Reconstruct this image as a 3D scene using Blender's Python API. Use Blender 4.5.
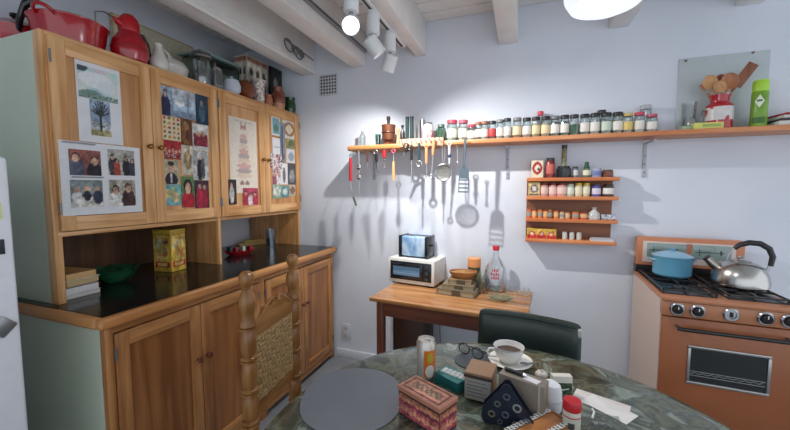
import bpy, bmesh, math, random
from mathutils import Vector, Matrix
random.seed(7)
PI = math.pi
for o in list(bpy.data.objects): bpy.data.objects.remove(o)
SC = bpy.context.scene
COL = SC.collection

# ------------------------------------------------------------ camera, world, exposure
F, YAW, PIT, CH = 351.0, math.radians(19.8), math.radians(4.24), 1.4
cd = bpy.data.cameras.new('camera'); cam = bpy.data.objects.new('camera', cd); COL.objects.link(cam)
cd.sensor_fit = 'HORIZONTAL'; cd.sensor_width = 36; cd.lens = 36*F/790; cd.clip_start = .02
cam.location = (0, 0, CH); cam.rotation_euler = (PI/2-PIT, 0, YAW)
SC.camera = cam
wd = bpy.data.worlds.new('world'); SC.world = wd; wd.use_nodes = True
wb = wd.node_tree.nodes['Background']; wb.inputs[0].default_value = (.86, .92, 1.0, 1); wb.inputs[1].default_value = 1.2
SC.view_settings.view_transform = 'Standard'; SC.view_settings.look = 'None'
SC.view_settings.gamma = 1; SC.view_settings.exposure = 0.2; SC.view_settings.use_curve_mapping = False

# pixel -> point helpers (790 x 430); distance always comes from a real plane
_fw = Vector((-math.sin(YAW)*math.cos(PIT), math.cos(YAW)*math.cos(PIT), -math.sin(PIT)))
_rt = Vector((math.cos(YAW), math.sin(YAW), 0)); _up = _rt.cross(_fw); _C = Vector((0, 0, CH))
def ray(x, y): return _fw + _rt*((x-395)/F) - _up*((y-215)/F)
def onz(x, y, z): d = ray(x, y); return _C + d*((z-CH)/d.z)
def ony(x, y, Y): d = ray(x, y); return _C + d*(Y/d.y)
def onx(x, y, X): d = ray(x, y); return _C + d*(X/d.x)
def mpp(p): return (Vector(p)-_C).dot(_fw)/F

# ------------------------------------------------------------ colours and materials
def lin(c):
    c /= 255.0
    return c/12.92 if c <= .04045 else ((c+.055)/1.055)**2.4
def rgb(t): return (lin(t[0]), lin(t[1]), lin(t[2]), 1)
MATS = {}
def newmat(name):
    m = bpy.data.materials.new(name); m.use_nodes = True
    return m, m.node_tree.nodes, m.node_tree.links, m.node_tree.nodes['Principled BSDF']
def plain(col, rough=.5, metal=0, spec=.5, var=.06, scale=30, coat=0, bump=0, emit=0):
    key = ('p', col, rough, metal, spec, var, scale, coat, bump, emit)
    if key in MATS: return MATS[key]
    m, N, L, b = newmat('plain'); c = rgb(col)
    tc = N.new('ShaderNodeTexCoord'); nz = N.new('ShaderNodeTexNoise'); nz.inputs['Scale'].default_value = scale; nz.inputs['Detail'].default_value = 3
    L.new(tc.outputs['Object'], nz.inputs['Vector'])
    mx = N.new('ShaderNodeMix'); mx.data_type = 'RGBA'
    mx.inputs['A'].default_value = tuple(max(0, v*(1-var)) for v in c[:3])+(1,)
    mx.inputs['B'].default_value = tuple(min(1, v*(1+var)) for v in c[:3])+(1,)
    L.new(nz.outputs['Fac'], mx.inputs['Factor']); L.new(mx.outputs['Result'], b.inputs['Base Color'])
    b.inputs['Roughness'].default_value = rough; b.inputs['Metallic'].default_value = metal; b.inputs['Specular IOR Level'].default_value = spec
    b.inputs['Coat Weight'].default_value = coat; b.inputs['Coat Roughness'].default_value = .08
    if bump:
        bp = N.new('ShaderNodeBump'); bp.inputs['Strength'].default_value = bump; bp.inputs['Distance'].default_value = .004
        L.new(nz.outputs['Fac'], bp.inputs['Height']); L.new(bp.outputs['Normal'], b.inputs['Normal'])
    if emit:
        b.inputs['Emission Color'].default_value = c; b.inputs['Emission Strength'].default_value = emit
    MATS[key] = m; return m
def wood(c1, c2, axis='Z', rough=.42, scale=1.0, knots=.0, spec=.5):
    key = ('w', c1, c2, axis, rough, scale, knots, spec)
    if key in MATS: return MATS[key]
    m, N, L, b = newmat('wood')
    tc = N.new('ShaderNodeTexCoord'); mp = N.new('ShaderNodeMapping')
    s = [28*scale]*3; s['XYZ'.index(axis)] = 1.6*scale; mp.inputs['Scale'].default_value = s
    L.new(tc.outputs['Object'], mp.inputs['Vector'])
    oi = N.new('ShaderNodeObjectInfo'); ad = N.new('ShaderNodeVectorMath'); ad.operation = 'ADD'
    ml = N.new('ShaderNodeMath'); ml.operation = 'MULTIPLY'; ml.inputs[1].default_value = 37
    L.new(oi.outputs['Random'], ml.inputs[0]); L.new(mp.outputs[0], ad.inputs[0]); L.new(ml.outputs[0], ad.inputs[1])
    n1 = N.new('ShaderNodeTexNoise'); n1.inputs['Scale'].default_value = 1; n1.inputs['Detail'].default_value = 6; n1.inputs['Distortion'].default_value = .6
    L.new(ad.outputs[0], n1.inputs['Vector'])
    n2 = N.new('ShaderNodeTexNoise'); n2.inputs['Scale'].default_value = 3.2*scale; n2.inputs['Detail'].default_value = 2
    L.new(tc.outputs['Object'], n2.inputs['Vector'])
    a = N.new('ShaderNodeMath'); a.operation = 'MULTIPLY_ADD'; a.inputs[1].default_value = .35; L.new(n2.outputs['Fac'], a.inputs[0])
    mm = N.new('ShaderNodeMath'); mm.operation = 'MULTIPLY'; mm.inputs[1].default_value = .65; L.new(n1.outputs['Fac'], mm.inputs[0]); L.new(mm.outputs[0], a.inputs[2])
    r = N.new('ShaderNodeValToRGB'); r.color_ramp.elements[0].position = .40; r.color_ramp.elements[1].position = .60
    r.color_ramp.elements[0].color = rgb(c1); r.color_ramp.elements[1].color = rgb(c2)
    L.new(a.outputs[0], r.inputs[0]); L.new(r.outputs[0], b.inputs['Base Color'])
    b.inputs['Roughness'].default_value = rough; b.inputs['Specular IOR Level'].default_value = spec
    bp = N.new('ShaderNodeBump'); bp.inputs['Strength'].default_value = .12; bp.inputs['Distance'].default_value = .002
    L.new(n1.outputs['Fac'], bp.inputs['Height']); L.new(bp.outputs['Normal'], b.inputs['Normal'])
    MATS[key] = m; return m
def glass(tint=(235, 242, 242), refl=.12, rough=.03):
    key = ('g', tint, refl, rough)
    if key in MATS: return MATS[key]
    m, N, L, b = newmat('thin_glass'); N.remove(b)
    t = N.new('ShaderNodeBsdfTransparent'); t.inputs[0].default_value = rgb(tint)
    g = N.new('ShaderNodeBsdfGlossy'); g.inputs['Roughness'].default_value = rough
    lw = N.new('ShaderNodeLayerWeight'); lw.inputs['Blend'].default_value = .35
    ad = N.new('ShaderNodeMath'); ad.operation = 'MULTIPLY_ADD'; ad.inputs[1].default_value = .55; ad.inputs[2].default_value = refl; ad.use_clamp = True
    L.new(lw.outputs['Fresnel'], ad.inputs[0])
    mx = N.new('ShaderNodeMixShader'); L.new(ad.outputs[0], mx.inputs[0]); L.new(t.outputs[0], mx.inputs[1]); L.new(g.outputs[0], mx.inputs[2])
    L.new(mx.outputs[0], N['Material Output'].inputs[0]); MATS[key] = m; return m
def emis(col, s):
    key = ('e', col, s)
    if key in MATS: return MATS[key]
    m, N, L, b = newmat('glow'); b.inputs['Base Color'].default_value = (.02, .02, .02, 1)
    b.inputs['Emission Color'].default_value = rgb(col); b.inputs['Emission Strength'].default_value = s
    MATS[key] = m; return m
def vcol(rough=.5, spec=.3):
    key = ('v', rough, spec)
    if key in MATS: return MATS[key]
    m, N, L, b = newmat('print'); a = N.new('ShaderNodeAttribute'); a.attribute_name = 'ink'
    L.new(a.outputs['Color'], b.inputs['Base Color']); b.inputs['Roughness'].default_value = rough; b.inputs['Specular IOR Level'].default_value = spec
    MATS[key] = m; return m
def blotch(stops, scale=6, rough=.3, dist=1.5, detail=5, spec=.5, coat=0, stretch=None):
    key = ('b', tuple(stops), scale, rough, dist, detail, spec, coat, stretch)
    if key in MATS: return MATS[key]
    m, N, L, b = newmat('blotch'); tc = N.new('ShaderNodeTexCoord'); nz = N.new('ShaderNodeTexNoise')
    nz.inputs['Scale'].default_value = scale; nz.inputs['Detail'].default_value = detail; nz.inputs['Distortion'].default_value = dist
    if stretch:
        mp = N.new('ShaderNodeMapping'); mp.inputs['Scale'].default_value = stretch; L.new(tc.outputs['Object'], mp.inputs[0]); L.new(mp.outputs[0], nz.inputs['Vector'])
    else: L.new(tc.outputs['Object'], nz.inputs['Vector'])
    r = N.new('ShaderNodeValToRGB'); e = r.color_ramp.elements
    while len(e) < len(stops): e.new(.5)
    for i, (p, c) in enumerate(stops): e[i].position = p; e[i].color = rgb(c)
    L.new(nz.outputs['Fac'], r.inputs[0]); L.new(r.outputs[0], b.inputs['Base Color'])
    b.inputs['Roughness'].default_value = rough; b.inputs['Specular IOR Level'].default_value = spec; b.inputs['Coat Weight'].default_value = coat
    MATS[key] = m; return m

# ------------------------------------------------------------ mesh builder
class B:
    def __init__(s): s.bm = bmesh.new()
    def _new(s, fn):
        before = set(s.bm.verts); fn(); return [v for v in s.bm.verts if v not in before]
    def box(s, c, d, bev=0, seg=2, rot=None, taper=None):
        t = bmesh.new(); bmesh.ops.create_cube(t, size=1)
        for v in t.verts:
            v.co = Vector((v.co.x*d[0], v.co.y*d[1], v.co.z*d[2]))
            if taper and v.co.z > 0: v.co.x *= taper; v.co.y *= taper
        if bev: bmesh.ops.bevel(t, geom=t.edges[:], offset=min(bev, min(d)*.49), segments=seg, affect='EDGES', profile=.5)
        M = Matrix.Translation(c) @ (rot.to_4x4() if rot else Matrix.Identity(4))
        return s.merge(t, M)
    def ext(s, lo, hi, bev=0, seg=2):
        return s.box(tuple((a+b)/2 for a, b in zip(lo, hi)), tuple(b-a for a, b in zip(lo, hi)), bev, seg)
    def merge(s, t, M=None):
        if M is not None: bmesh.ops.transform(t, matrix=M, verts=t.verts[:])
        mp = {v: s.bm.verts.new(v.co) for v in t.verts}
        for f in t.faces:
            try: s.bm.faces.new([mp[v] for v in f.verts])
            except ValueError: pass
        t.free(); return s
    def lathe(s, prof, n=20, at=(0, 0, 0), rot=None, sx=1, sy=1):
        t = bmesh.new(); rings = []
        for r, z in prof:
            if r < 1e-6: rings.append([t.verts.new((0, 0, z))])
            else: rings.append([t.verts.new((r*sx*math.cos(2*PI*i/n), r*sy*math.sin(2*PI*i/n), z)) for i in range(n)])
        for a, b in zip(rings, rings[1:]):
            for i in range(n):
                j = (i+1) % n
                if len(a) == 1 and len(b) == 1: continue
                if len(a) == 1: t.faces.new((a[0], b[j], b[i]))
                elif len(b) == 1: t.faces.new((a[i], a[j], b[0]))
                else: t.faces.new((a[i], a[j], b[j], b[i]))
        bmesh.ops.recalc_face_normals(t, faces=t.faces[:])
        return s.merge(t, Matrix.Translation(at) @ (rot.to_4x4() if rot else Matrix.Identity(4)))
    def cyl(s, r, h, n=16, at=(0, 0, 0), rot=None, r2=None, bev=0):
        r2 = r if r2 is None else r2
        p = [(0, 0), (r-bev, 0), (r, bev), (r2, h-bev), (r2-bev, h), (0, h)] if bev else [(0, 0), (r, 0), (r2, h), (0, h)]
        return s.lathe(p, n, at, rot)
    def tube(s, pts, r, n=8, closed=False, caps=True):
        pts = [Vector(p) for p in pts]; m = len(pts); rr = r if isinstance(r, (list, tuple)) else [r]*m
        t = bmesh.new(); rings = []; prev = None
        for i, p in enumerate(pts):
            a = pts[(i-1) % m] if (closed or i > 0) else p; b = pts[(i+1) % m] if (closed or i < m-1) else p
            d = (b-a); d = d.normalized() if d.length > 1e-9 else Vector((0, 0, 1))
            if prev is None:
                u = d.cross(Vector((0, 0, 1))); u = u if u.length > .1 else d.cross(Vector((1, 0, 0)))
            else: u = prev - d*prev.dot(d)
            u.normalize(); prev = u; v = d.cross(u)
            rings.append([t.verts.new(p + (u*math.cos(2*PI*k/n)+v*math.sin(2*PI*k/n))*rr[i]) for k in range(n)])
        for i in range(m if closed else m-1):
            a, b = rings[i], rings[(i+1) % m]
            for k in range(n): t.faces.new((a[k], a[(k+1) % n], b[(k+1) % n], b[k]))
        if caps and not closed: t.faces.new(rings[0][::-1]); t.faces.new(rings[-1])
        bmesh.ops.recalc_face_normals(t, faces=t.faces[:])
        return s.merge(t)
    def prism(s, poly, h, M=None, bev=0):
        # polygon in xy, extruded along z
        t = bmesh.new(); lo = [t.verts.new((x, y, 0)) for x, y in poly]; hi = [t.verts.new((x, y, h)) for x, y in poly]
        n = len(poly); t.faces.new(lo[::-1]); t.faces.new(hi)
        for i in range(n): t.faces.new((lo[i], lo[(i+1) % n], hi[(i+1) % n], hi[i]))
        bmesh.ops.recalc_face_normals(t, faces=t.faces[:])
        if bev: bmesh.ops.bevel(t, geom=t.edges[:], offset=bev, segments=2, affect='EDGES')
        return s.merge(t, M)
    def ring(s, R, r, at=(0, 0, 0), rot=None, n=24, k=8, sx=1, sy=1):
        pts = []
        for i in range(n):
            p = Vector((R*sx*math.cos(2*PI*i/n), R*sy*math.sin(2*PI*i/n), 0))
            if rot: p = rot @ p
            pts.append(p+Vector(at))
        return s.tube(pts, r, k, closed=True)
    def sphere(s, r, at=(0, 0, 0), sx=1, sy=1, sz=1, n=16, m=10):
        return s.lathe([(r*math.sin(PI*i/m), -r*sz*math.cos(PI*i/m)) for i in range(m+1)], n, at, None, sx, sy)
    def done(s, name, mat, parent=None, loc=(0, 0, 0), rz=0, rot=None, sharp=35):
        me = bpy.data.meshes.new(name)
        for f in s.bm.faces: f.smooth = True
        s.bm.normal_update()
        for e in s.bm.edges:
            if len(e.link_faces) != 2 or e.calc_face_angle(0) > math.radians(sharp): e.smooth = False
        s.bm.to_mesh(me); s.bm.free()
        me.materials.append(mat)
        o = bpy.data.objects.new(name, me); COL.objects.link(o); o.location = loc
        o.rotation_euler = rot if rot else (0, 0, rz)
        if parent: o.parent = parent
        return o
def thing(name, label, cat, loc=(0, 0, 0), rz=0, group=None, rot=None):
    o = bpy.data.objects.new(name, None); COL.objects.link(o); o.location = loc; o.rotation_euler = rot if rot else (0, 0, rz)
    o.empty_display_size = .05
    return tag(o, label, cat, group)
def tag(o, label, cat, group=None):
    o['label'] = label; o['category'] = cat
    if group: o['group'] = group
    return o
def struct(o, label=None):
    o['kind'] = 'structure'
    if label: o['label'] = label
    return o
RX = lambda a: Matrix.Rotation(a, 3, 'X')
RY = lambda a: Matrix.Rotation(a, 3, 'Y')
RZ = lambda a: Matrix.Rotation(a, 3, 'Z')

# ---- flat prints: a grid of ink colours
def vn(x, y, sd):
    def hs(a, b):
        q = math.sin(a*127.1+b*311.7+sd*74.7)*43758.5453; return q-math.floor(q)
    i, j = math.floor(x), math.floor(y); f, g = x-i, y-j; f = f*f*(3-2*f); g = g*g*(3-2*g)
    return (hs(i, j)*(1-f)+hs(i+1, j)*f)*(1-g)+(hs(i, j+1)*(1-f)+hs(i+1, j+1)*f)*g
def painter(bg, shapes, noise=.05, seed=0):
    def fn(u, v):
        c = bg(u, v) if callable(bg) else bg
        for sh in shapes:
            k = sh[0]
            if k == 'e':
                _, cx, cy, rx, ry, col = sh
                if ((u-cx)/rx)**2+((v-cy)/ry)**2 <= 1: c = col
            elif k == 'r':
                _, x0, y0, x1, y1, col = sh
                if x0 <= u <= x1 and y0 <= v <= y1: c = col
            elif k == 'n':       # scattered dabs
                _, x0, y0, x1, y1, dens, cols = sh
                if x0 <= u <= x1 and y0 <= v <= y1:
                    h = vn(u*9*dens, v*9*dens, seed+3)
                    if h < .55: c = cols[int(h*60) % len(cols)]
            elif k == 't':       # triangle pointing up
                _, cx, y0, y1, hw, col = sh
                if y0 <= v <= y1 and abs(u-cx) <= hw*(y1-v)/(y1-y0): c = col
        if noise >= .06:
            g = .30*(vn(u*5, v*5, seed)-.5)+.34*(vn(u*11, v*11, seed+9)-.5)
            c = tuple(x*(.95+g) for x in c)
        h = math.sin(u*127.1+v*311.7+seed*7.7)*43758.5453; h = (h-math.floor(h)-.5)*2*noise
        return tuple(max(0, min(255, x*(1+h))) for x in c)
    return fn
def print_mesh(w, h, nx, ny, fn, name='print', thick=0):
    """sheet in local YZ plane (y right, z up), facing +X, lower left at the origin"""
    vs, fs, cols = [], [], []
    for j in range(ny+1):
        for i in range(nx+1):
            vs.append((thick, w*i/nx, h*j/ny)); cols.append(rgb(fn((i+.5)/(nx+1), (j+.5)/(ny+1))))
    for j in range(ny):
        for i in range(nx):
            a = j*(nx+1)+i; fs.append((a, a+1, a+nx+2, a+nx+1))
    if thick:
        k = len(vs); white = rgb((225, 225, 222))
        for (y, z) in ((0, 0), (w, 0), (w, h), (0, h)): vs.append((0, y, z)); cols.append(white)
        co = (0, nx, (nx+1)*(ny+1)-1, (nx+1)*ny)
        fs.append((k+3, k+2, k+1, k))
        for q in range(4):
            r = (q+1) % 4; fs.append((co[q], k+q, k+r, co[r]))
    me = bpy.data.meshes.new(name); me.from_pydata(vs, [], fs)
    at = me.color_attributes.new('ink', 'FLOAT_COLOR', 'POINT')
    for i, c in enumerate(cols): at.data[i].color = c
    me.materials.append(vcol()); return me
def print_obj(name, me, parent=None, loc=(0, 0, 0), rot=(0, 0, 0)):
    o = bpy.data.objects.new(name, me); COL.objects.link(o); o.location = loc; o.rotation_euler = rot
    if parent: o.parent = parent
    return o

# ------------------------------------------------------------ shared materials
WALLM = blotch([(.3, (212, 218, 229)), (.7, (219, 224, 234))], 3, .85, .3, 4, .2)
CEILM = blotch([(.3, (228, 228, 226)), (.7, (238, 238, 236))], 8, .8, .3, 4, .2)
PINE = wood((192, 136, 80), (232, 184, 130), 'Z', .36)
PINEY = wood((192, 136, 80), (232, 184, 130), 'Y', .36)
PANEL = wood((176, 122, 74), (218, 168, 116), 'Z', .26, .6)
LOWP = wood((128, 78, 42), (176, 118, 70), 'Z', .28, .6)
LOWF = wood((146, 94, 52), (196, 140, 86), 'Z', .36)
LOWFY = wood((146, 94, 52), (196, 140, 86), 'Y', .36)
RIM = wood((178, 118, 66), (208, 150, 92), 'Y', .3)
RIMX = wood((178, 118, 66), (208, 150, 92), 'X', .3)
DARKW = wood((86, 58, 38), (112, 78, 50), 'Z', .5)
GREENP = blotch([(.3, (192, 203, 184)), (.7, (202, 212, 194))], 2.5, .55, .4, 3, .4)
BLACKLAM = plain((24, 28, 30), .16, var=.2, scale=8)
CHROME = plain((205, 205, 208), .18, 1, var=.03)
STEEL = plain((190, 190, 192), .28, 1, var=.05)
DKSTEEL = plain((128, 130, 133), .38, .9)
BRASS = plain((150, 110, 60), .35, 1)
BLACK = plain((22, 22, 24), .4)
BLACKG = plain((16, 16, 18), .15)
WHITE = plain((232, 232, 230), .35)
PORC = plain((236, 234, 228), .15, coat=.4)
WHITEP = plain((226, 228, 230), .3)
RED = plain((168, 18, 32), .18, coat=.5, var=.1, scale=6)
REDP = plain((180, 24, 34), .35)
GL = glass()
GREENGL = glass((170, 205, 195))

# ------------------------------------------------------------ the room
W, XL, ZC = 2.53, -2.30, 2.59
b = B(); b.ext((XL-.1, W, -.05), (3.2, W+.1, 2.75)); struct(b.done('wall_back', WALLM), 'white painted back wall with shelves')
b = B(); b.ext((XL-.1, -2.5, -.05), (XL, W, 2.75)); struct(b.done('wall_left', WALLM), 'white painted wall behind the cabinets')
b = B(); b.ext((XL-.1, -2.5, -.05), (3.2, W+.1, 0)); struct(b.done('floor', blotch([(.3, (120, 124, 130)), (.7, (142, 146, 150))], 5, .5)), 'grey floor')
ceil = B(); ceil.ext((XL-.1, -2.5, ZC+.012), (3.2, W+.1, ZC+.1)); ceil = struct(ceil.done('ceiling', CEILM), 'white ceiling between painted beams')
for i in range(26):
    y0 = W-.12-.13*i
    b = B(); b.ext((XL, y0, ZC), (3.1, y0+.117, ZC+.011), .003, 1); b.done('plank', CEILM, ceil)
def beam(i, x0, x1, zb, lab, y1=W):
    b = B(); b.ext((x0, -2.4, zb), (x1, y1, ZC), .006, 2); return struct(b.done('trim_%d' % i, CEILM), lab)
beam(1, -.75, -.67, 2.36, 'white ceiling beam carrying the spotlight track')
beam(2, -1.27, -1.15, 2.34, 'white ceiling beam with a grey rail on its side')
beam(3, -.168, -.048, 2.362, 'white ceiling beam over the side table')
beam(4, .47, .58, 2.372, 'white ceiling beam beside the pendant lamp')
beam(5, 1.08, 1.2, 2.40, 'white ceiling beam over the stove')
s = beam(6, -1.72, -1.6, 2.325, 'white boxed beam in front of the tall cabinet')
b = B(); b.ext((-1.605, -2.4, 2.32), (-1.582, W, 2.345), .004); b.ext((-1.6, -2.4, 2.375), (-1.592, W, 2.381)); b.done('lip', CEILM, s)
b = B(); b.ext((-1.43, W-.012, 0), (.62, W, .07), .003); struct(b.done('baseboard_back', WALLM), 'low white baseboard')

# ------------------------------------------------------------ lower cabinet, worktop, upper cabinet
LX = -1.44
t = thing('base_cabinet', 'long pine base cabinet with green painted end below the black worktop', 'cabinet', (0, 0, 0))
b = B(); b.ext((XL+.02, .825, .0), (LX-.03, .843, .8825)); b.done('side_panel', GREENP, t)
b = B()
b.ext((XL+.02, .843, .06), (LX-.045, 2.50, .085)); b.ext((XL+.02, .843, .085), (XL+.035, 2.5, .89)); b.ext((XL+.02, 2.485, .085), (LX-.03, 2.5, .89)); b.ext((XL+.1, .86, 0), (LX-.08, 2.48, .06))
b.done('body', DARKW, t)
for y0, y1 in ((.825, .853), (1.635, 1.685), (2.475, 2.50)): b = B(); b.ext((LX-.03, y0, .0), (LX, y1, .8825), .002); b.done('stile', LOWF, t)
for z0, z1 in ((.855, .8825), (.04, .075)): b = B(); b.ext((LX-.03, .853, z0), (LX-.002, 2.475, z1)); b.done('frame_rail', LOWFY, t)
def door(t, X, y0, y1, z0, z1, st, fr, fry, pan, knobside, knobz, knobmat, knobr, hinge=None):
    """framed door in the plane X, facing +X"""
    d = B(); th = .02
    d.ext((X-th, y0+st-.004, z0+st*1.15-.004), (X-.012, y1-st+.004, z1-st*1.15+.004)); f = d.done('door', pan, t)
    for ya, yb in ((y0, y0+st), (y1-st, y1)):
        d = B(); d.ext((X-th, ya, z0), (X, yb, z1), .003); d.done('stile', fr, f)
    for za, zb in ((z0, z0+st*1.15), (z1-st*1.15, z1)):
        d = B(); d.ext((X-th, y0+st, za), (X-.0008, y1-st, zb), .002); d.done('rail', fry, f)
    ky = y0+st*.5 if knobside < 0 else y1-st*.5
    d = B(); d.lathe([(0, 0), (.007, 0), (.006, .008), (knobr*.8, .012), (knobr, .019), (knobr*.8, .026), (knobr*.3, .029), (0, .0295)], 14, (X, ky, knobz), RY(PI/2)); d.done('knob', knobmat, f)
    if hinge is not None:
        for hz in (z0+.12*(z1-z0), z1-.1*(z1-z0)):
            d = B(); d.cyl(.004, .05, 8, (X+.001, hinge, hz-.025)); d.done('hinge', DKSTEEL, f)
    return f
KN = wood((96, 52, 34), (120, 70, 46), 'Z', .35)
for y0, y1, ks in ((.856, 1.232, 1), (1.236, 1.632, -1), (1.688, 2.08, 1), (2.084, 2.472, -1)):
    door(t, LX+.004, y0, y1, .08, .85, .052, LOWF, LOWFY, LOWP, ks, .588, KN, .014, y0-.0005 if ks > 0 else y1+.0005)

t = thing('worktop', 'black laminate worktop with rounded pine edge on the base cabinet', 'worktop')
b = B(); b.ext((XL+.012, .829, .892), (-1.448, 2.518, .926)); b.done('surface', BLACKLAM, t)
b = B(); b.ext((-1.4475, .797, .884), (-1.412, 2.522, .9285), .014, 4); b.done('front_edge', RIM, t)
b = B(); b.ext((XL+.012, .797, .884), (-1.4478, .8285, .9285), .012, 4); b.done('end_edge', RIMX, t)

UX = -1.77
t = thing('upper_cabinet', 'tall pine upper cabinet with photo covered doors standing on the worktop', 'cabinet')
Z0, Z1 = 1.205, 2.02
b = B(); b.ext((XL+.03, .858, .9265), (UX-.046, .868, Z1)); b.done('side_panel', GREENP, t)
b = B(); b.ext((UX-.046, .855, .9265), (UX, .868, Z1), .002); b.done('edge_strip', PINE, t)
b = B(); b.ext((XL+.03, 2.498, .9265), (UX, 2.52, Z1-.016), .002); b.done('end_panel', PINE, t)
b = B(); b.ext((XL+.03, 1.672, .9265), (UX-.0, 1.692, Z1-.016), .002); b.done('divider', PINE, t)
b = B(); b.ext((XL+.03, .868, Z1-.016), (UX+.004, 2.522, Z1), .003); b.done('top_board', PINEY, t)
b = B(); b.ext((XL+.03, .868, Z0), (UX-.022, 1.672, Z0+.018)); b.done('bottom_board', PINEY, t)
b = B(); b.ext((XL+.03, 1.692, Z0), (UX-.022, 2.498, Z0+.018)); b.done('bottom_board', PINEY, t)
b = B(); b.ext((UX-.022, .868, Z0-.002), (UX, 1.672, Z0+.018), .003); b.done('bottom_rail', PINEY, t)
b = B(); b.ext((UX-.022, 1.692, Z0-.002), (UX, 2.498, Z0+.018), .003); b.done('bottom_rail', PINEY, t)
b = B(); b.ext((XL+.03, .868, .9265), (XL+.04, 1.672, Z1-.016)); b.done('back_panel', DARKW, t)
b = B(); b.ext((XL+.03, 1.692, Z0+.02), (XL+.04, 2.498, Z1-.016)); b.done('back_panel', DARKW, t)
b = B(); b.ext((UX-.022, .868, .9265), (UX-.0005, .884, Z1-.016), .001); b.done('stile', PINE, t)
b = B(); b.ext((UX-.022, 1.66, Z0+.018), (UX-.0005, 1.704, Z1-.016), .001); b.done('stile', PINE, t)
DZ0, DZ1 = 1.227, 2.0
for y0, y1, ks in ((.874, 1.27, 1), (1.273, 1.678, -1), (1.69, 2.088, 1), (2.091, 2.512, -1)):
    door(t, UX+.0205, y0, y1, DZ0, DZ1, .052, PINE, PINEY, PANEL, ks, 1.61, BRASS, .013, y0-.0005 if ks > 0 else y1+.0005)
PX = UX+.0205-.012          # face of the door panels

# ------------------------------------------------------------ prints on the cabinet doors
SK, HAIR = (205, 165, 140), (50, 40, 36)
def people(n, bg, cols, seed):
    rnd = random.Random(seed); sh = []
    for i in range(n):
        cx = (i+.5)/n+rnd.uniform(-.05, .05); hy = rnd.uniform(.52, .68); r = .34/n
        c = cols[i % len(cols)]
        sh += [('e', cx, hy-r*1.0-.25, r*1.5, .42, c), ('e', cx, hy+.05, r*.75, r*.95, HAIR), ('e', cx, hy, r*.62, r*.85, SK)]
    return painter(bg, sh, .12, seed)
ncard = [0]
def sheet(name, x0, y0, x1, y1, fn, label, cat, group=None, res=(22, 26), lift=None):
    """paper on a door panel; x0..x1, y0..y1 = its box in the photo, top left to bottom right"""
    lift = .0008*(1+ncard[0] % 6) if lift is None else lift; ncard[0] += 1
    X = PX+lift; xm, ym = (x0+x1)/2, (y0+y1)/2
    ya, yb = onx(x0, ym, X).y, onx(x1, ym, X).y; zt, zb = onx(xm, y0, X).z, onx(xm, y1, X).z
    me = print_mesh(yb-ya, zt-zb, res[0], res[1], fn, name, .0006)
    o = print_obj(name, me, None, (X, ya, zb)); tag(o, label, cat, group); return o, (X, ya, yb, zb, zt)
def subphoto(o, box, x0, y0, x1, y1, fn, res=(20, 20)):
    X = box[0]+.0016; xm, ym = (x0+x1)/2, (y0+y1)/2
    ya, yb = onx(x0, ym, X).y, onx(x1, ym, X).y; zt, zb = onx(xm, y0, X).z, onx(xm, y1, X).z
    me = print_mesh(yb-ya, zt-zb, res[0], res[1], fn, 'photo')
    p = print_obj('photo', me, o, (X-box[0], ya-box[1], zb-box[3])); return p
PAPER = (226, 228, 232)
o, bx = sheet('photo_sheet', 77, 64, 121, 143, painter(PAPER, [], .02), 'white sheet with a cloud picture above a bare tree photo', 'photo sheet', 'sheets taped to the first cabinet door', (6, 8), .002)
subphoto(o, bx, 78, 69.5, 117, 100, painter(lambda u, v: (120, 150, 140) if v < .18+.12*math.sin(u*5) else (196+20*math.sin(u*7+v*4), 212+10*math.sin(u*9), 214), [('e', .45, .62, .42, .25, (228, 234, 236)), ('e', .7, .45, .25, .2, (218, 228, 230)), ('e', .1, .95, .16, .14, (70, 84, 88)), ('n', 0, 0, 1, .2, 3, [(92, 122, 110), (150, 165, 160)])], .03, 3), (30, 26))
tree = [('r', 0, 0, 1, .16, (176, 168, 120)), ('r', 0, .16, 1, .3, (210, 214, 216)), ('n', 0, .25, 1, .42, 3, [(120, 130, 130), (190, 196, 200)]), ('r', .46, .14, .56, .62, (50, 52, 50))]
for k in range(9):
    a = PI*(.1+.8*k/8)
    for q in range(9): r = .08+.33*q/8; tree.append(('e', .51+r*math.cos(a), .55+r*1.05*math.sin(a), .03, .03, (66, 76, 78)))
subphoto(o, bx, 90.5, 101, 110.5, 136, painter(lambda u, v: (150, 172, 196) if v > .4 else (190, 198, 206), tree, .08, 5), (26, 34))
o, bx = sheet('photo_sheet', 60.5, 144, 141, 214, painter(PAPER, [('r', .06, .955, .42, .975, (110, 112, 118)), ('r', .12, .505, .48, .52, (120, 120, 126)), ('r', .49, 0, .497, 1, (205, 208, 214))], .02), 'white sheet with four snapshots of people in two rows', 'photo sheet', 'sheets taped to the first cabinet door', (40, 50), .0135)
subphoto(o, bx, 69, 150, 101, 175.5, people(2, (150, 92, 84), [(92, 98, 118), (40, 42, 50)], 1), (26, 24))
subphoto(o, bx, 108, 150, 134.5, 175.5, people(4, (188, 186, 178), [(60, 60, 74), (160, 70, 60), (40, 44, 52)], 2), (26, 24))
subphoto(o, bx, 70.5, 180, 103, 207, painter((130, 140, 142), [('e', .5, .15, .5, .2, (222, 222, 214)), ('e', .2, .62, .09, .12, SK), ('e', .5, .66, .08, .11, SK), ('e', .8, .62, .09, .12, SK), ('e', .2, .38, .15, .2, (226, 226, 226)), ('e', .5, .42, .12, .18, (40, 42, 50)), ('e', .82, .36, .16, .24, (60, 66, 84))], .1, 4), (26, 24))
subphoto(o, bx, 109.5, 180, 135.5, 206, people(2, (176, 172, 160), [(228, 226, 220), (74, 52, 50)], 9), (26, 24))
G2 = 'cards and cuttings on the second cabinet door'
def card2(x0, y0, x1, y1, fn, label, cat='card'): return sheet('picture_card', x0, y0, x1, y1, fn, label, cat, G2)
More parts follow.
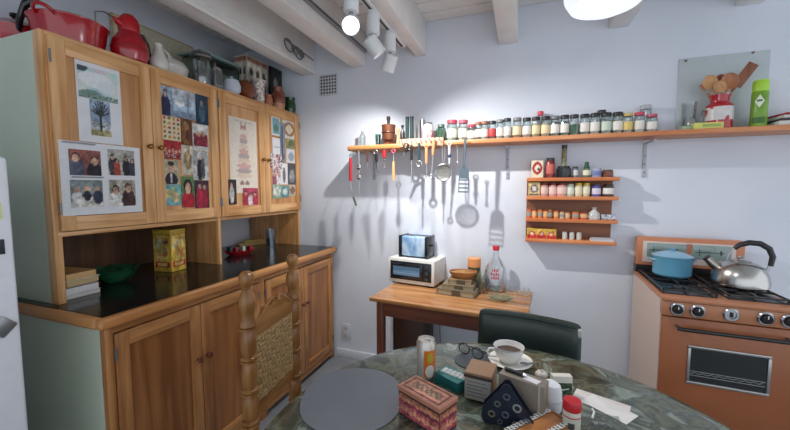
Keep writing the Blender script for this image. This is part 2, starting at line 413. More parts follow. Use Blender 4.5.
card2(157.5, 86, 172.5, 115, painter((150, 172, 192), [('e', .5, .25, .34, .45, (48, 54, 92)), ('e', .5, .72, .13, .16, (60, 58, 76)), ('e', .5, .72, .09, .1, SK)], .08, 1), 'card with a standing figure in a dark blue dress')
card2(172.5, 88.5, 196, 118.5, painter(lambda u, v: (150+60*v, 178+35*v, 205+15*v), [('e', .3, .5, .2, .12, (226, 232, 236)), ('r', 0, 0, 1, .22, (130, 150, 170)), ('r', .6, .22, .66, .7, (120, 136, 160)), ('r', .72, .22, .76, .6, (120, 136, 160))], .06, 2), 'card with a pale blue sky and distant spires')
card2(195.5, 95.5, 208, 124.5, painter((38, 62, 80), [('e', .5, .4, .25, .3, (70, 100, 120)), ('e', .5, .72, .12, .1, (150, 130, 112))], .1, 3), 'dark blue green painting card at the top right of the collage')
card2(157.5, 116.5, 180.5, 140, painter((218, 204, 170), [('e', .12+.19*i, .15+.19*j, .055, .06, [(170, 60, 50), (80, 90, 70), (190, 140, 60)][(i+2*j) % 3]) for i in range(5) for j in range(5)], .04, 4), 'cream chart with rows of small coloured motifs')
card2(179.5, 117.5, 192, 145, painter((104, 66, 42), [('e', .5, .42, .34, .4, (150, 100, 56)), ('e', .5, .7, .18, .14, (186, 136, 88)), ('e', .62, .35, .16, .2, (90, 50, 50))], .12, 5), 'brown and gold icon card')
card2(192.5, 124.5, 208.5, 151, painter((214, 212, 208), [('r', .1, .18, .9, .62, (150, 44, 60)), ('e', .35, .62, .12, .1, SK), ('e', .65, .66, .12, .1, SK), ('n', .1, .2, .9, .5, 2, [(180, 60, 80), (60, 40, 60)])], .06, 6), 'white card with a photo of people in red')
card2(159.5, 140.5, 182, 159, painter((168, 48, 52), [('e', .12+.15*i, .42+.06*(i % 2), .055, .1, SK) for i in range(6)]+[('n', 0, 0, 1, .35, 2, [(60, 40, 44), (200, 190, 180), (160, 40, 50)])], .1, 7), 'wide red cutting with a row of faces')
card2(181.5, 145.5, 194, 175, painter((206, 196, 176), [('e', .5, .5, .3, .3, (150, 130, 100)), ('e', .5, .62, .16, .14, (196, 166, 130))], .06, 8), 'cream card with a faded brown figure')
card2(193, 151.5, 208.5, 180, painter((196, 198, 198), [('e', .42, .35, .16, .4, (40, 40, 44)), ('e', .62, .4, .13, .36, (92, 94, 98)), ('e', .45, .78, .07, .07, SK)], .06, 9), 'black and white card with two dancers')
card2(163.5, 160, 178.5, 184, painter((186, 176, 152), [('e', .5, .18, .4, .3, (44, 46, 56)), ('e', .5, .66, .2, .2, SK), ('e', .5, .84, .2, .1, (60, 50, 44)), ('e', .5, .25, .08, .22, (210, 206, 200))], .06, 10), 'portrait card of a person in a dark jacket')
card2(160.5, 184.5, 181.5, 205.5, painter((120, 176, 178), [('e', .35, .55, .25, .2, (196, 184, 130)), ('e', .7, .4, .18, .25, (206, 190, 140)), ('e', .6, .75, .12, .1, (150, 170, 120))], .06, 11), 'turquoise map card with sandy islands')
card2(181, 176.5, 195, 207.5, painter((96, 130, 86), [('e', .5, .2, .45, .35, (178, 40, 50)), ('e', .5, .66, .3, .24, (40, 30, 30)), ('e', .5, .62, .18, .18, SK)], .06, 12), 'card with a dark haired figure wearing red on green')
card2(194.5, 180.5, 209, 208, painter((70, 50, 62), [('e', .35, .35, .22, .4, (180, 44, 70)), ('e', .7, .35, .2, .36, (150, 36, 60)), ('e', .38, .78, .1, .09, SK), ('e', .68, .74, .1, .09, SK)], .08, 13), 'card with two figures in crimson on dark ground')
fig = [('e', .5, .88, .07, .03, (190, 130, 120)), ('e', .42, .9, .03, .05, (170, 120, 110)), ('e', .58, .9, .03, .05, (170, 120, 110))]
for k in range(9): fig.append(('e', .5, .76-.065*k, .12+.02*k, .035, [(206, 168, 160), (176, 160, 160), (214, 196, 176)][k % 3]))
fig += [('e', .4, .14, .07, .03, (150, 120, 110)), ('e', .6, .14, .07, .03, (150, 120, 110)), ('r', .2, .95, .8, .965, (196, 190, 180))]
o, bx = sheet('drawing_sheet', 229.6, 119, 257, 193, painter((224, 214, 200), fig, .03), 'cream poster with a coloured drawing of a dressed figure', 'poster', None, (26, 50), .0015)
sheet('snapshot', 227, 179.5, 236.5, 204.5, painter((52, 48, 48), [('e', .5, .4, .24, .34, (190, 186, 180)), ('e', .5, .76, .12, .09, SK)], .1, 3), 'dark snapshot of a pale standing figure', 'photo', 'snapshots on the third cabinet door', lift=.004)
sheet('snapshot', 243, 188, 258, 205, people(3, (168, 70, 96), [(190, 60, 90), (225, 215, 215)], 6), 'pink and red snapshot of a small group', 'photo', 'snapshots on the third cabinet door', lift=.004)
G4 = 'cards and cuttings on the fourth cabinet door'
def card4(x0, y0, x1, y1, fn, label, cat='card'): return sheet('picture_card', x0, y0, x1, y1, fn, label, cat, G4, (16, 18))
card4(271.5, 116.5, 280, 135.5, painter((222, 224, 222), [('r', .14, .12, .86, .88, (120, 160, 168)), ('e', .5, .4, .25, .2, (90, 130, 110))], .04, 1), 'white bordered blue green card at the top of the collage')
card4(282.5, 120, 295.5, 139, painter((206, 200, 190), [('e', .5, .5, .38, .34, (150, 110, 80)), ('e', .5, .5, .25, .22, (210, 196, 170))], .05, 2), 'card with a round brown dish')
card4(272.5, 138, 280.5, 156, painter((216, 216, 218), [('r', .2, .5, .8, .54, (150, 150, 155))], .04, 3), 'pale greyish note with faint writing')
card4(280, 123, 285, 163, painter((128, 140, 152), [('r', .3, .1, .6, .9, (70, 80, 96))], .08, 4), 'narrow grey blue strip in the collage middle')
card4(286.5, 139, 295.5, 149, painter((150, 146, 104), [('e', .5, .5, .3, .25, (110, 116, 80))], .06, 5), 'small olive card under the dish card')
card4(270.5, 154, 282, 169, painter((214, 206, 204), [('n', 0, 0, 1, 1, 2, [(176, 60, 70), (60, 60, 80), (220, 214, 212)])], .05, 6), 'white card with scattered red marks')
card4(286.5, 149, 295.5, 163, painter((204, 206, 210), [('e', .5, .45, .3, .3, (150, 156, 164))], .05, 7), 'pale grey card with a soft round shape')
card4(272.5, 169.5, 281, 184.5, people(2, (196, 170, 172), [(150, 90, 110), (220, 214, 214)], 8), 'pinkish snapshot of two people')
card4(280.5, 163.5, 287.5, 184.5, painter((222, 222, 222), [('e', .5, .45, .2, .35, (120, 110, 120))], .05, 9), 'white card with a slim grey figure')
card4(288, 163.5, 295.8, 184.5, painter((84, 88, 94), [('e', .5, .4, .3, .3, (150, 152, 154))], .08, 10), 'dark grey photo at the collage right side')
card4(272.5, 184.5, 281.5, 198.5, painter((150, 168, 150), [('e', .5, .5, .36, .3, (206, 206, 196))], .08, 11), 'greenish card at the collage bottom left')
card4(281.5, 186, 289, 197, painter((92, 150, 156), [('e', .5, .5, .3, .3, (196, 206, 200))], .06, 12), 'small teal card at the collage bottom')
card4(289.3, 184.8, 296, 196, painter((196, 182, 164), [('e', .5, .5, .3, .3, (140, 100, 84))], .06, 13), 'small sand coloured card at the collage bottom right')

# ------------------------------------------------------------ long wall shelf
ST, SF = 1.72, 2.33
SHELF = t = thing('wall_shelf', 'long pine wall shelf full of jars along the back wall', 'shelf')
OR = wood((188, 112, 66), (216, 146, 96), 'X', .4); OR2 = wood((170, 108, 62), (206, 148, 92), 'X', .4)
xa = ony(404, 148, SF).x
b = B(); b.ext((xa, SF, 1.693), (1.75, W, ST), .004); b.done('board', OR, t)
b = B(); b.ext((-1.215, SF, 1.678), (xa-.001, W, ST-.004), .012, 3); b.done('end_board', OR2, t)
for bxp in (-1.08, ony(508, 145, 2.5).x, ony(647, 140, 2.5).x, 1.5):
    b = B(); b.ext((bxp-.009, W-.008, 1.47), (bxp+.009, W-.0005, 1.677), .002); k = b.done('bracket', plain((176, 180, 188), .4), t)
    b = B(); b.ext((bxp-.007, W-.17, 1.668), (bxp+.007, W-.008, 1.677), .002); b.done('arm', plain((176, 180, 188), .4), k)
    for q in (1.5, 1.55, 1.6): b = B(); b.cyl(.0045, .002, 8, (bxp, W-.008, q), RX(PI/2)); b.done('screw', plain((96, 98, 104), .4), k)
xr0, xr1 = ony(374, 148, SF-.02).x, ony(443, 146, SF-.02).x
t = thing('peg_rail', 'pale pink wooden hook rail screwed to the shelf front', 'rail')
b = B(); b.ext((xr0+.19, SF-.0125, 1.688), (xr1, SF-.0005, 1.742), .003); b.done('rail', wood((206, 150, 120), (224, 176, 148), 'X', .5), t)
for k in range(9):
    x = xr0+.21+k*(xr1-xr0-.23)/8
    b = B(); b.tube([(x, SF-.012, 1.722), (x, SF-.03, 1.720), (x, SF-.036, 1.728), (x, SF-.036, 1.738)], .0028, 6); b.done('hook', DKSTEEL, t)

# ---- jars on the long shelf
GJ = 'jars along the wall shelf'
def jar(pxc, wpx, hpx, lid, cont, lab=None, label='', Y=2.43, z=ST, fill=.75, lidh=.13, neck=.92, group=GJ, name='spice_jar', gl=None, pyb=133):
    p = ony(pxc, pyb, Y); m = mpp((p.x, Y, z+.06)); r = wpx*m/2; h = hpx*m; hb = h*(1-lidh)
    t = thing(name, label, 'jar', (p.x, Y, z), random.uniform(-.4, .4), group)
    b = B(); b.lathe([(0, 0), (r*.9, 0), (r, r*.12), (r, hb*.84), (r*neck, hb*.95), (r*neck*.97, hb)], 16); b.done('glass_body', gl or GL, t)
    b = B(); b.lathe([(0, .003), (r*.88, .003), (r*.93, r*.13), (r*.93, hb*fill), (0, hb*fill+.002)], 14); b.done('contents', cont, t)
    if lab:
        b = B(); b.lathe([(r*1.012, hb*.22), (r*1.02, hb*.225), (r*1.02, hb*.68), (r*1.012, hb*.685)], 16); b.done('paper_label', lab, t)
    rl = r*neck*1.05
    b = B(); b.lathe([(0, hb*.985), (rl*.98, hb*.985), (rl, hb*.99), (rl, h*.985), (rl*.95, h), (0, h)], 16); b.done('lid', lid, t)
    return t
PK = plain((206, 70, 92), .4); PK2 = plain((196, 84, 104), .4); BKL = plain((42, 42, 44), .4); BRL = plain((150, 104, 80), .45); GYL = plain((120, 124, 126), .4)
LW = plain((224, 222, 214), .6); LC = plain((222, 206, 168), .6); LG = plain((196, 212, 196), .6)
herb = lambda c: blotch([(.35, tuple(int(v*.8) for v in c)), (.65, c)], 90, .8, .2)
def can(name, label, pxc, wpx, hpx, mat, Y=2.43, z=ST, group=None, cat='can', pyb=135, prof=None, cap=None, capmat=None, extra=None):
    p = ony(pxc, pyb, Y); m = mpp((p.x, Y, z+.06)); r = wpx*m/2; h = hpx*m
    t = thing(name, label, cat, (p.x, Y, z), 0, group)
    prof = prof or [(0, 0), (.95, 0), (1, .02), (1, .97), (.95, 1), (0, 1)]
    b = B(); b.lathe([(q*r, zz*h) for q, zz in prof], 18); b.done('body', mat, t)
    if cap: b = B(); b.lathe([(q*r, zz*h) for q, zz in cap], 16); b.done('cap', capmat, t)
    if extra: extra(t, r, h)
    return t
# left end of the shelf
can('glass_bottle', 'small clear bottle with white stopper at the shelf left end', 362.5, 6.5, 20, GL, cat='bottle', prof=[(0, 0), (1, 0), (1, .5), (.35, .68), (.3, .8)], cap=[(0, .75), (.4, .75), (.35, 1), (0, 1)], capmat=WHITEP, pyb=144)
can('salt_shaker', 'squat white ceramic shaker between two glasses', 371, 7, 11, PORC, cat='shaker', prof=[(0, 0), (.9, 0), (1, .2), (.95, .75), (.6, 1), (0, 1)], pyb=144)
can('drinking_glass', 'small pale tumbler beside the wooden grinder', 378, 6, 11, GREENGL, cat='glass', prof=[(0, 0), (.8, 0), (1, 1), (.93, 1), (.75, .08), (0, .08)], pyb=144)
DBW = wood((84, 48, 32), (118, 72, 48), 'Z', .35)
p = ony(388.5, 142, 2.42); m = mpp((p.x, 2.42, 1.78))
t = thing('mortar', 'brown wooden mortar on a narrow foot', 'mortar', (p.x, 2.42, ST-.004))
b = B(); b.lathe([(r*m, z*m) for r, z in ((0, 0), (6, 0), (6.3, 1), (3.5, 3), (3.6, 4), (6.2, 5.5), (6.6, 8), (7, 18), (7.2, 20), (6.4, 20), (6, 9), (0, 7))], 24); b.done('bowl', DBW, t)
b = B(); b.lathe([(7.05*m, 12*m), (7.25*m, 12.5*m), (7.05*m, 13*m)], 24); b.done('band', plain((70, 40, 28), .3), t)
t = thing('pestle', 'black pestle standing in the wooden mortar', 'pestle', (p.x, 2.42, ST-.004+8*m))
b = B(); b.lathe([(r*m, z*m) for r, z in ((0, 0), (2.2, .5), (2, 4), (1.3, 10), (1.5, 16), (2, 18.5), (1.9, 20.5), (0, 21))], 12); b.done('handle', plain((40, 30, 28), .35), t)
can('wooden_figure', 'slim pale wooden peg figure beside the mortar', 398, 4, 17, wood((186, 150, 110), (210, 178, 138)), cat='figure', prof=[(0, 0), (1, 0), (.8, .3), (.55, .7), (.9, .78), (.95, .9), (.6, 1), (0, 1)], pyb=142)
can('dark_bottle', 'small dark brown bottle between peg figure and green tubes', 402.5, 5, 19, plain((46, 36, 30), .2), cat='bottle', prof=[(0, 0), (1, 0), (1, .62), (.4, .74), (.4, .9), (.55, .9), (.55, 1), (0, 1)], pyb=142)
GT = plain((38, 66, 66), .35)
for q, (xx, lb) in enumerate(((407.2, 'left'), (411.8, 'right'))):
    can('green_tube', 'tall dark green tube, %s one of the pair on the shelf' % lb, xx, 3.6, 27, GT, cat='tube', group='pair of dark green tubes', pyb=142, cap=[(1.06, .93), (1.06, .99), (0, 1.004)], capmat=plain((26, 44, 46), .3))
can('steel_shaker', 'brushed steel cylinder behind the pink flowered can', 422.5, 6, 24, STEEL, Y=2.47, pyb=139)
def pinklab(t, r, h):
    b = B(); b.lathe([(1.012*r, .15*h), (1.015*r, .16*h), (1.015*r, .6*h), (1.012*r, .61*h)], 18); b.done('paper_label', blotch([(.42, (228, 224, 222)), (.55, (214, 110, 110)), (.7, (170, 60, 70))], 22, .5, .5), t)
can('flowered_can', 'white can with a pink flower label and black rim', 428, 10.5, 20, plain((222, 220, 216), .4), Y=2.42, pyb=139, prof=[(0, 0), (1, 0), (1, .8), (.8, .93), (0, .93)], cap=[(.0, .93), (.8, .93), (.8, .99), (0, 1)], capmat=BKL, extra=pinklab)
jar(441, 9.6, 18, plain((96, 120, 110), .35), herb((150, 166, 128)), None, 'low jar of green herbs with a clear green lid', neck=.7, gl=GREENGL, pyb=138)
jar(452, 10.5, 21.5, PK, herb((196, 204, 176)), LG, 'tall jar with pink lid and pale green contents', pyb=138)
jar(463, 9.5, 21, PK2, herb((206, 198, 172)), LW, 'tall jar with pink lid and white label, second of two', pyb=138)
jar(471.5, 8, 16.5, PK, herb((214, 200, 190)), LW, 'short jar with pink lid beside the brown lidded jars', pyb=138)
jar(478.3, 7, 18.5, BRL, herb((150, 100, 90)), LW, 'jar with a brown lid, left one of two brown lidded jars', pyb=137)
jar(484.5, 8, 19, BRL, herb((190, 182, 166)), LW, 'jar with a brown lid, right one of two brown lidded jars', pyb=137)
RL = plain((186, 60, 60), .5)
row = [(492.3, 7.5, 19, BKL, (120, 60, 50), RL, 'jar with black lid and red label'),
 (500, 7.5, 20, GYL, (206, 196, 180), LW, 'jar with grey lid and white label right of the red labelled jar'),
 (507.3, 7, 21, BKL, (214, 206, 190), LW, 'slim pale jar with black lid left of the orange jar'),
 (517, 8.5, 21, GYL, (196, 130, 84), LC, 'jar of orange spice with a grey lid'),
 (526.6, 8.3, 20.5, BKL, (196, 160, 140), LW, 'jar of pinkish spice with black lid'),
 (535.8, 8.3, 21, BKL, (206, 184, 116), LC, 'jar of yellow spice with black lid'),
 (545.3, 8.6, 21, BKL, (204, 176, 120), LC, 'jar of golden spice with black lid and plain cream label'),
 (554.7, 8.8, 21, GYL, (120, 136, 120), LW, 'jar of grey green herbs with grey lid'),
 (564.3, 8.6, 21.5, BKL, (110, 130, 116), LW, 'jar with black lid and white label, left of the bright green jar'),
 (573.8, 8.4, 21.5, BKL, (70, 120, 86), None, 'unlabelled jar of bright green herbs'),
 (584.2, 8.8, 21.5, BKL, (128, 144, 132), LW, 'jar with black lid and white label, right of the bright green jar'),
 (594.3, 9, 22, BKL, (200, 190, 176), LW, 'jar with black lid and pale pink contents'),
 (605.6, 9.5, 22, BKL, (150, 160, 150), LG, 'jar with black lid and pale green label'),
 (617, 9.5, 22, BKL, (136, 146, 110), LW, 'jar with black lid left of the yellow labelled jar'),
 (627, 9, 20.5, plain((200, 176, 110), .45), (190, 170, 170), plain((220, 196, 120), .6), 'jar with a yellow lid and yellow label'),
 (638.6, 9, 21, PK, (216, 210, 206), LW, 'jar with a pink lid and pale contents near the right bracket'),
 (651, 9.5, 18.5, PK2, (190, 170, 160), LW, 'short jar with pink lid at the right end of the row')]
for xx, w_, h_, ld, c_, lb, lab in row: jar(xx, w_, h_, ld, herb(c_), lb, lab, fill=random.uniform(.6, .85), pyb=133)
jar(644.5, 10, 29, plain((170, 174, 178), .3), herb((214, 214, 210)), None, 'tall clear jar with grey lid behind the pink lidded jars', Y=2.485, fill=.2, pyb=131)
jar(540, 6, 27.5, PK, herb((170, 90, 100)), None, 'slim jar with pink cap standing behind the yellow spice jars', Y=2.49, pyb=131)
jar(601, 8, 26, BKL, herb((150, 150, 140)), None, 'taller jar with black lid standing behind the row', Y=2.49, pyb=131)
# right part of the shelf
p0, p1 = ony(677, 60, W-.006), ony(770, 48, W-.006)
t = thing('splash_panel', 'clear grey acrylic panel fixed to the wall behind the red can', 'panel')
b = B(); b.ext((.84, W-.006, ST), (1.245, W-.002, 2.15), .001); b.done('sheet', plain((184, 194, 197), .18), t)
for (x, z) in ((1.17, 2.143), (.87, 2.135)): b = B(); b.cyl(.006, .006, 10, (x, W-.006, z), RX(PI/2)); b.done('screw', plain((120, 80, 70), .4), t)
p = ony(718, 126, 2.43); m = mpp((p.x, 2.43, 1.8))
t = thing('milk_can', 'red enamel milk can with silver worn band and handle', 'can', (p.x, 2.43, ST))
b = B(); b.lathe([(r*m, z*m) for r, z in ((0, 0), (10.7, 0), (11, 1), (10.8, 22), (10.2, 24.5), (7.6, 27), (7.6, 31), (8.6, 33.5), (8.6, 34.5), (8.1, 34.5), (7, 31), (7, 26), (0, 25))], 28); b.done('body', RED, t)
b = B(); b.lathe([(10.95*m, 9*m), (11.1*m, 9.2*m), (10.95*m, 21.8*m), (10.8*m, 22*m)], 28); b.done('band', blotch([(.4, (196, 196, 196)), (.56, (214, 210, 208)), (.62, (176, 40, 50))], 16, .35, .6), t)
b = B(); b.tube([(-10.5*m, -.0, 20*m), (-13.5*m, 0, 20*m), (-14.5*m, 0, 15*m), (-13.5*m, 0, 8*m), (-10.8*m, 0, 7*m)], .9*m, 8); b.done('handle', DKSTEEL, t)
b = B(); b.ring(8.5*m, .45*m, (0, 0, 34.4*m)); b.done('rim', CHROME, t)
SPW = [wood((176, 124, 78), (204, 154, 104)), wood((150, 92, 58), (176, 116, 76)), wood((120, 70, 46), (150, 92, 62))]
spoons = [(-6, -1, -9, 49, 'o', 6.5, 0, 'pale round wooden spoon at the back of the red can'), (3, -4, 6, 48, 'o', 7.5, 1, 'wide brown wooden spoon in front in the red can'), (5, 1, 21, 56, 'f', 8, 2, 'flat reddish wooden spatula leaning right out of the red can'),
          (-7, 0, -15, 44, 'f', 2.6, 1, 'narrow wooden stick leaning left out of the red can'), (-1, -5, -2, 43, 'o', 5.5, 0, 'short tan wooden spoon in the middle of the red can'), (2, 3, 1, 51, 'o', 5, 2, 'dark wooden spoon behind the others in the red can')]
for bxs, bys, txs, tz, kind, hw, mi, lb in spoons:
    a = Vector((bxs*.6*m, bys*.6*m, 27*m)); e = Vector((txs*m, bys*m*.8, tz*m)); d = (e-a).normalized()
    t = thing('wooden_spoon' if kind == 'o' else 'wooden_spatula', lb, 'spoon' if kind == 'o' else 'spatula', (p.x, 2.43, ST), 0, 'wooden utensils in the red can')
    s0 = a-d*.04 if a.z > .05 else a
    b = B(); b.tube([s0, a+(e-a)*.6], 1.2*m, 8); b.done('handle', SPW[mi], t)
    c = e-d*hw*m*.2
    ang = math.atan2(d.x, d.z)
    R = RY(ang)
    b = B()
    if kind == 'o': b.lathe([(0, -1), (.7, -.8), (1, -.1), (.92, 0), (.6, -.45), (0, -.6)], 18, (0, 0, 0), RX(PI/2))
    else: b.box((0, 0, -.35), (1.3, .18, 3.2), .08)
    bmesh.ops.transform(b.bm, matrix=Matrix.Translation(c) @ R.to_4x4() @ Matrix.Diagonal((hw*m*(1 if kind == 'o' else .85), hw*m*(.35 if kind == 'o' else .7), hw*m*(1.1 if kind == 'o' else .95), 1)), verts=b.bm.verts[:])
    b.done('bowl' if kind == 'o' else 'blade', SPW[mi], t)
p = ony(758, 124, 2.41); m = mpp((p.x, 2.41, 1.8))
t = thing('spray_can', 'lime green spray can with a white diamond label', 'spray can', (p.x, 2.41, ST))
b = B(); b.lathe([(r*m, z*m) for r, z in ((0, 0), (6.1, 0), (6.4, .8), (6.4, 34), (5.9, 35.5), (0, 35.5))], 24); b.done('body', blotch([(.3, (104, 150, 40)), (.7, (140, 184, 58))], 9, .3, .4), t)
b = B(); b.lathe([(r*m, z*m) for r, z in ((6.0, 35.4), (6.2, 36), (6.1, 45), (5.5, 46.5), (0, 46.7))], 24); b.done('cap', plain((170, 216, 60), .35), t)
def arcpatch(t, name, r, a0, a1, z0, z1, mat, fnw=None, n=8):
    b = B(); lo, hi = [], []
    for i in range(n+1):
        k = i/n; a = a0+(a1-a0)*k; w = fnw(k) if fnw else 1; zm = (z0+z1)/2; dz = (z1-z0)/2*w
        lo.append(b.bm.verts.new((r*math.cos(a), r*math.sin(a), zm-dz))); hi.append(b.bm.verts.new((r*math.cos(a), r*math.sin(a), zm+dz)))
    for i in range(n): b.bm.faces.new((lo[i], lo[i+1], hi[i+1], hi[i]))
    bmesh.ops.remove_doubles(b.bm, verts=b.bm.verts[:], dist=1e-6)
    return b.done(name, mat, t)
fa = math.atan2(-2.41, -p.x)
arcpatch(t, 'label_diamond', 6.5*m, fa-.55, fa+.55, 19*m, 32*m, plain((226, 232, 214), .5), lambda k: max(.02, 1-abs(2*k-1)))
arcpatch(t, 'label_band', 6.5*m, fa-.8, fa+.8, 4*m, 10*m, plain((60, 110, 40), .5))
arcpatch(t, 'label_text', 6.58*m, fa-.3, fa+.3, 25*m, 27*m, plain((70, 120, 60), .5))
p = ony(708, 127, 2.36); m = mpp((p.x, 2.36, 1.73))
o = B(); o.box((0, 0, 3.2*m), (24*m, 9*m, 6.4*m), .003); o = o.done('body', plain((206, 206, 112), .5)); t = thing('yellow_box', 'flat pale yellow box in front of the red can', 'box', (p.x, 2.375, ST), .04); o.parent = t
b = B(); b.box((2*m, -4.55*m, 3.4*m), (15*m, .1*m, 2.6*m)); b.done('print_panel', plain((150, 170, 90), .5), t)
p = ony(692.5, 124, 2.42); m = mpp((p.x, 2.42, 1.75))
t = thing('kitchen_timer', 'small grey egg shaped timer beside the yellow box', 'timer', (p.x, 2.44, ST))
b = B(); b.lathe([(r*m, z*m) for r, z in ((0, 0), (4.5, 0), (5, 2), (5, 6), (4.8, 9), (3.6, 12.5), (0, 14.5))], 18); b.done('shell', plain((150, 152, 150), .3, .6), t)
b = B(); b.ring(5.05*m, .35*m, (0, 0, 6*m)); b.done('dial_ring', BKL, t)
p = ony(685, 127, 2.40); m = mpp((p.x, 2.40, 1.73))
t = thing('green_packet', 'small green packet lying left of the egg timer', 'packet', (p.x, 2.385, ST), .1)
b = B(); b.box((0, 0, 2.2*m), (9*m, 8*m, 4.4*m), .006, 3); b.done('pouch', plain((150, 172, 140), .5), t)
p = ony(692, 100, 2.47); m = mpp((p.x, 2.47, 1.8))
t = thing('tall_glass', 'tall clear tumbler standing behind the egg timer', 'glass', (p.x-.005, 2.485, ST))
b = B(); b.lathe([(r*m, z*m) for r, z in ((0, 0), (5, 0), (6.2, 30), (5.9, 30), (4.7, 1.5), (0, 1.5))], 20); b.done('glass_body', glass((248, 250, 250), .03), t)
p = ony(782, 126, 2.42); m = mpp((p.x, 2.42, 1.73))
stk = [(5, (214, 214, 210), 'white folded cloth at the bottom of the shelf stack'), (2, (70, 66, 70), 'dark grey folder in the shelf stack'), (3, (206, 204, 206), 'grey white pad in the shelf stack'), (2, (160, 34, 48), 'red folder on top of the shelf stack')]
z = ST
for i, (h, c, lb) in enumerate(stk):
    b = B(); b.box((0, 0, h*m/2), (34*m, 26*m, h*m), h*m*.3, 2); o = b.done(['folded_cloth', 'folder', 'note_pad', 'folder'][i], plain(c, .6), None, (p.x+.045+.004*i, 2.42, z+.0003), .05*(i-1)); tag(o, lb, ['cloth', 'folder', 'pad', 'folder'][i], 'stack at the right shelf end')
    z += h*m+.0003

# ------------------------------------------------------------ hanging utensils
GU = 'utensils hanging below the wall shelf'
UY = 2.3
def uten(name, pxx, pyt, label, cat='utensil', lean=0):
    p = ony(pxx, pyt, UY)
    if pxx < 400:
        b = B(); b.tube([(p.x, SF+.012, max(1.684, p.z)), (p.x, SF-.012, max(1.684, p.z)), (p.x, UY-.003, p.z-.0012), (p.x, UY-.006, p.z+.004)], .0016, 6); b.done('nail', DKSTEEL, SHELF)
    return thing(name, label, cat, (p.x, UY, p.z), 0, GU, rot=(0, lean, 0)), mpp(p)
def loop(t, m, r=1.5, mat=None): b = B(); b.ring(r*m, .45*m, (0, 0, -r*m), RX(PI/2), 14, 6); b.done('loop', mat or STEEL, t)
def stick(t, m, nm, z0, z1, r0, r1, mat, flat=1, x0=0, x1=0):
    b = B(); b.lathe([(0, z1*m), (r1*m, z1*m+.0005), ((r0+r1)*.55*m, (z0+z1)*.5*m), (r0*m, z0*m-.0005), (0, z0*m)], 10, sy=flat)
    if x0 or x1:
        for v in b.bm.verts: k = (v.co.z-z0*m)/((z1-z0)*m); v.co.x += (x0+(x1-x0)*k)*m
    return b.done(nm, mat, t)
REDH = plain((190, 36, 44), .35); WH = wood((196, 150, 96), (216, 176, 120)); ORH = wood((206, 130, 84), (222, 152, 104)); TEALH = plain((34, 62, 70), .35)
t, m = uten('peeler', 350.5, 155, 'red handled tool with wire tail at the far left of the utensils'); loop(t, m, 1.4); stick(t, m, 'handle', -3, -26, 1.3, 1.7, REDH)
b = B(); b.tube([(0, 0, -26*m), (.5*m, 0, -34*m), (3*m, 0, -42*m)], .5*m, 6); b.done('wire', STEEL, t); b = B(); b.box((4.2*m, 0, -46*m), (2.2*m, .6*m, 10*m), .001, 1, RY(-.35)); b.done('blade', plain((96, 104, 84), .4), t)
t, m = uten('measuring_spoons', 358.8, 151, 'steel tool with two small round cups'); stick(t, m, 'stem', 0, -42, .7, .4, STEEL)
for zz, r in ((-16, 3), (-26, 2.7)):
    b = B(); b.sphere(r*m, (0, -.002, zz*m), 1, .6, 1); b.done('cup', CHROME, t)
t, m = uten('skewer_handle', 367.5, 150, 'short dark brown handled pick'); stick(t, m, 'handle', 0, -12, 1, .9, DBW); stick(t, m, 'point', -12, -17, .4, .2, STEEL)
t, m = uten('paring_knife', 375.5, 150, 'small dark knife with ring end', lean=-.1); loop(t, m, 2); stick(t, m, 'handle', -4, -12, 1.4, 1.3, BLACK); stick(t, m, 'blade', -12, -23, 1.4, .4, DKSTEEL, .3)
t, m = uten('corkscrew', 384.2, 150.5, 'small red topped corkscrew'); stick(t, m, 'handle', 0, -7, 2, 1.8, REDH)
b = B(); b.tube([(.8*m*math.cos(i*1.1), .8*m*math.sin(i*1.1), (-7-i*.45)*m) for i in range(26)], .35*m, 5); b.done('spiral', STEEL, t)
t, m = uten('wooden_handled_fork', 393.5, 149, 'tool with yellow wooden handle and pink cord'); b = B(); b.ring(1.8*m, .5*m, (0, 0, -2*m), RX(PI/2), 12, 6); b.done('cord', plain((200, 80, 110), .7), t); stick(t, m, 'stem', -4, -12, .5, .5, STEEL); stick(t, m, 'handle', -12, -31, 1.1, 1.6, WH)
t, m = uten('scissors', 409, 144, 'black kitchen scissors hanging askew', 'scissors', lean=.42)
for sx in (-1, 1):
    b = B(); b.ring(2.4*m, .8*m, (sx*2.2*m, 0, -2.6*m), RX(PI/2), 14, 6); b.tube([(sx*1.8*m, 0, -5*m), (0, 0, -9*m)], .9*m, 6); b.done('handle', BLACK, t)
    b = B(); b.prism([(-.9, 0), (.9, 0), (.25, -10), (-.1, -10)], .5*m, Matrix(((m, 0, 0, sx*.5*m), (0, 0, 1, -.002+sx*.0012), (0, m, 0, -8.5*m), (0, 0, 0, 1)))); b.done('blade', DKSTEEL, t)
t, m = uten('sharpening_steel', 411.5, 146, 'long thin steel rod with black handle'); stick(t, m, 'handle', 0, -14, 1.2, 1.3, BLACK); stick(t, m, 'rod', -14, -37, .6, .5, STEEL)
t, m = uten('bottle_opener', 419, 143, 'dark teal handled opener with steel ring', 'opener'); stick(t, m, 'handle', 0, -17, 1.3, 1.5, TEALH); b = B(); b.ring(2.6*m, .9*m, (0, 0, -20.5*m), RX(PI/2), 16, 6); b.done('ring', STEEL, t)
t, m = uten('spatula_knife', 426.6, 143.5, 'orange wooden handled tool with straight steel shaft', lean=.0); loop(t, m, 2, ORH); stick(t, m, 'handle', -3.5, -20, 1.6, 1.2, ORH); stick(t, m, 'shaft', -20, -34, .6, .5, STEEL)
t, m = uten('whisk_hook', 434, 140, 'orange handled hook tool leaning slightly', lean=.07); stick(t, m, 'handle', 0, -15, 1.7, 1.2, ORH); stick(t, m, 'shaft', -15, -34, .7, .6, STEEL); b = B(); b.ring(1.8*m, .6*m, (0, 0, -36*m), RX(PI/2), 12, 6); b.done('hook', STEEL, t)
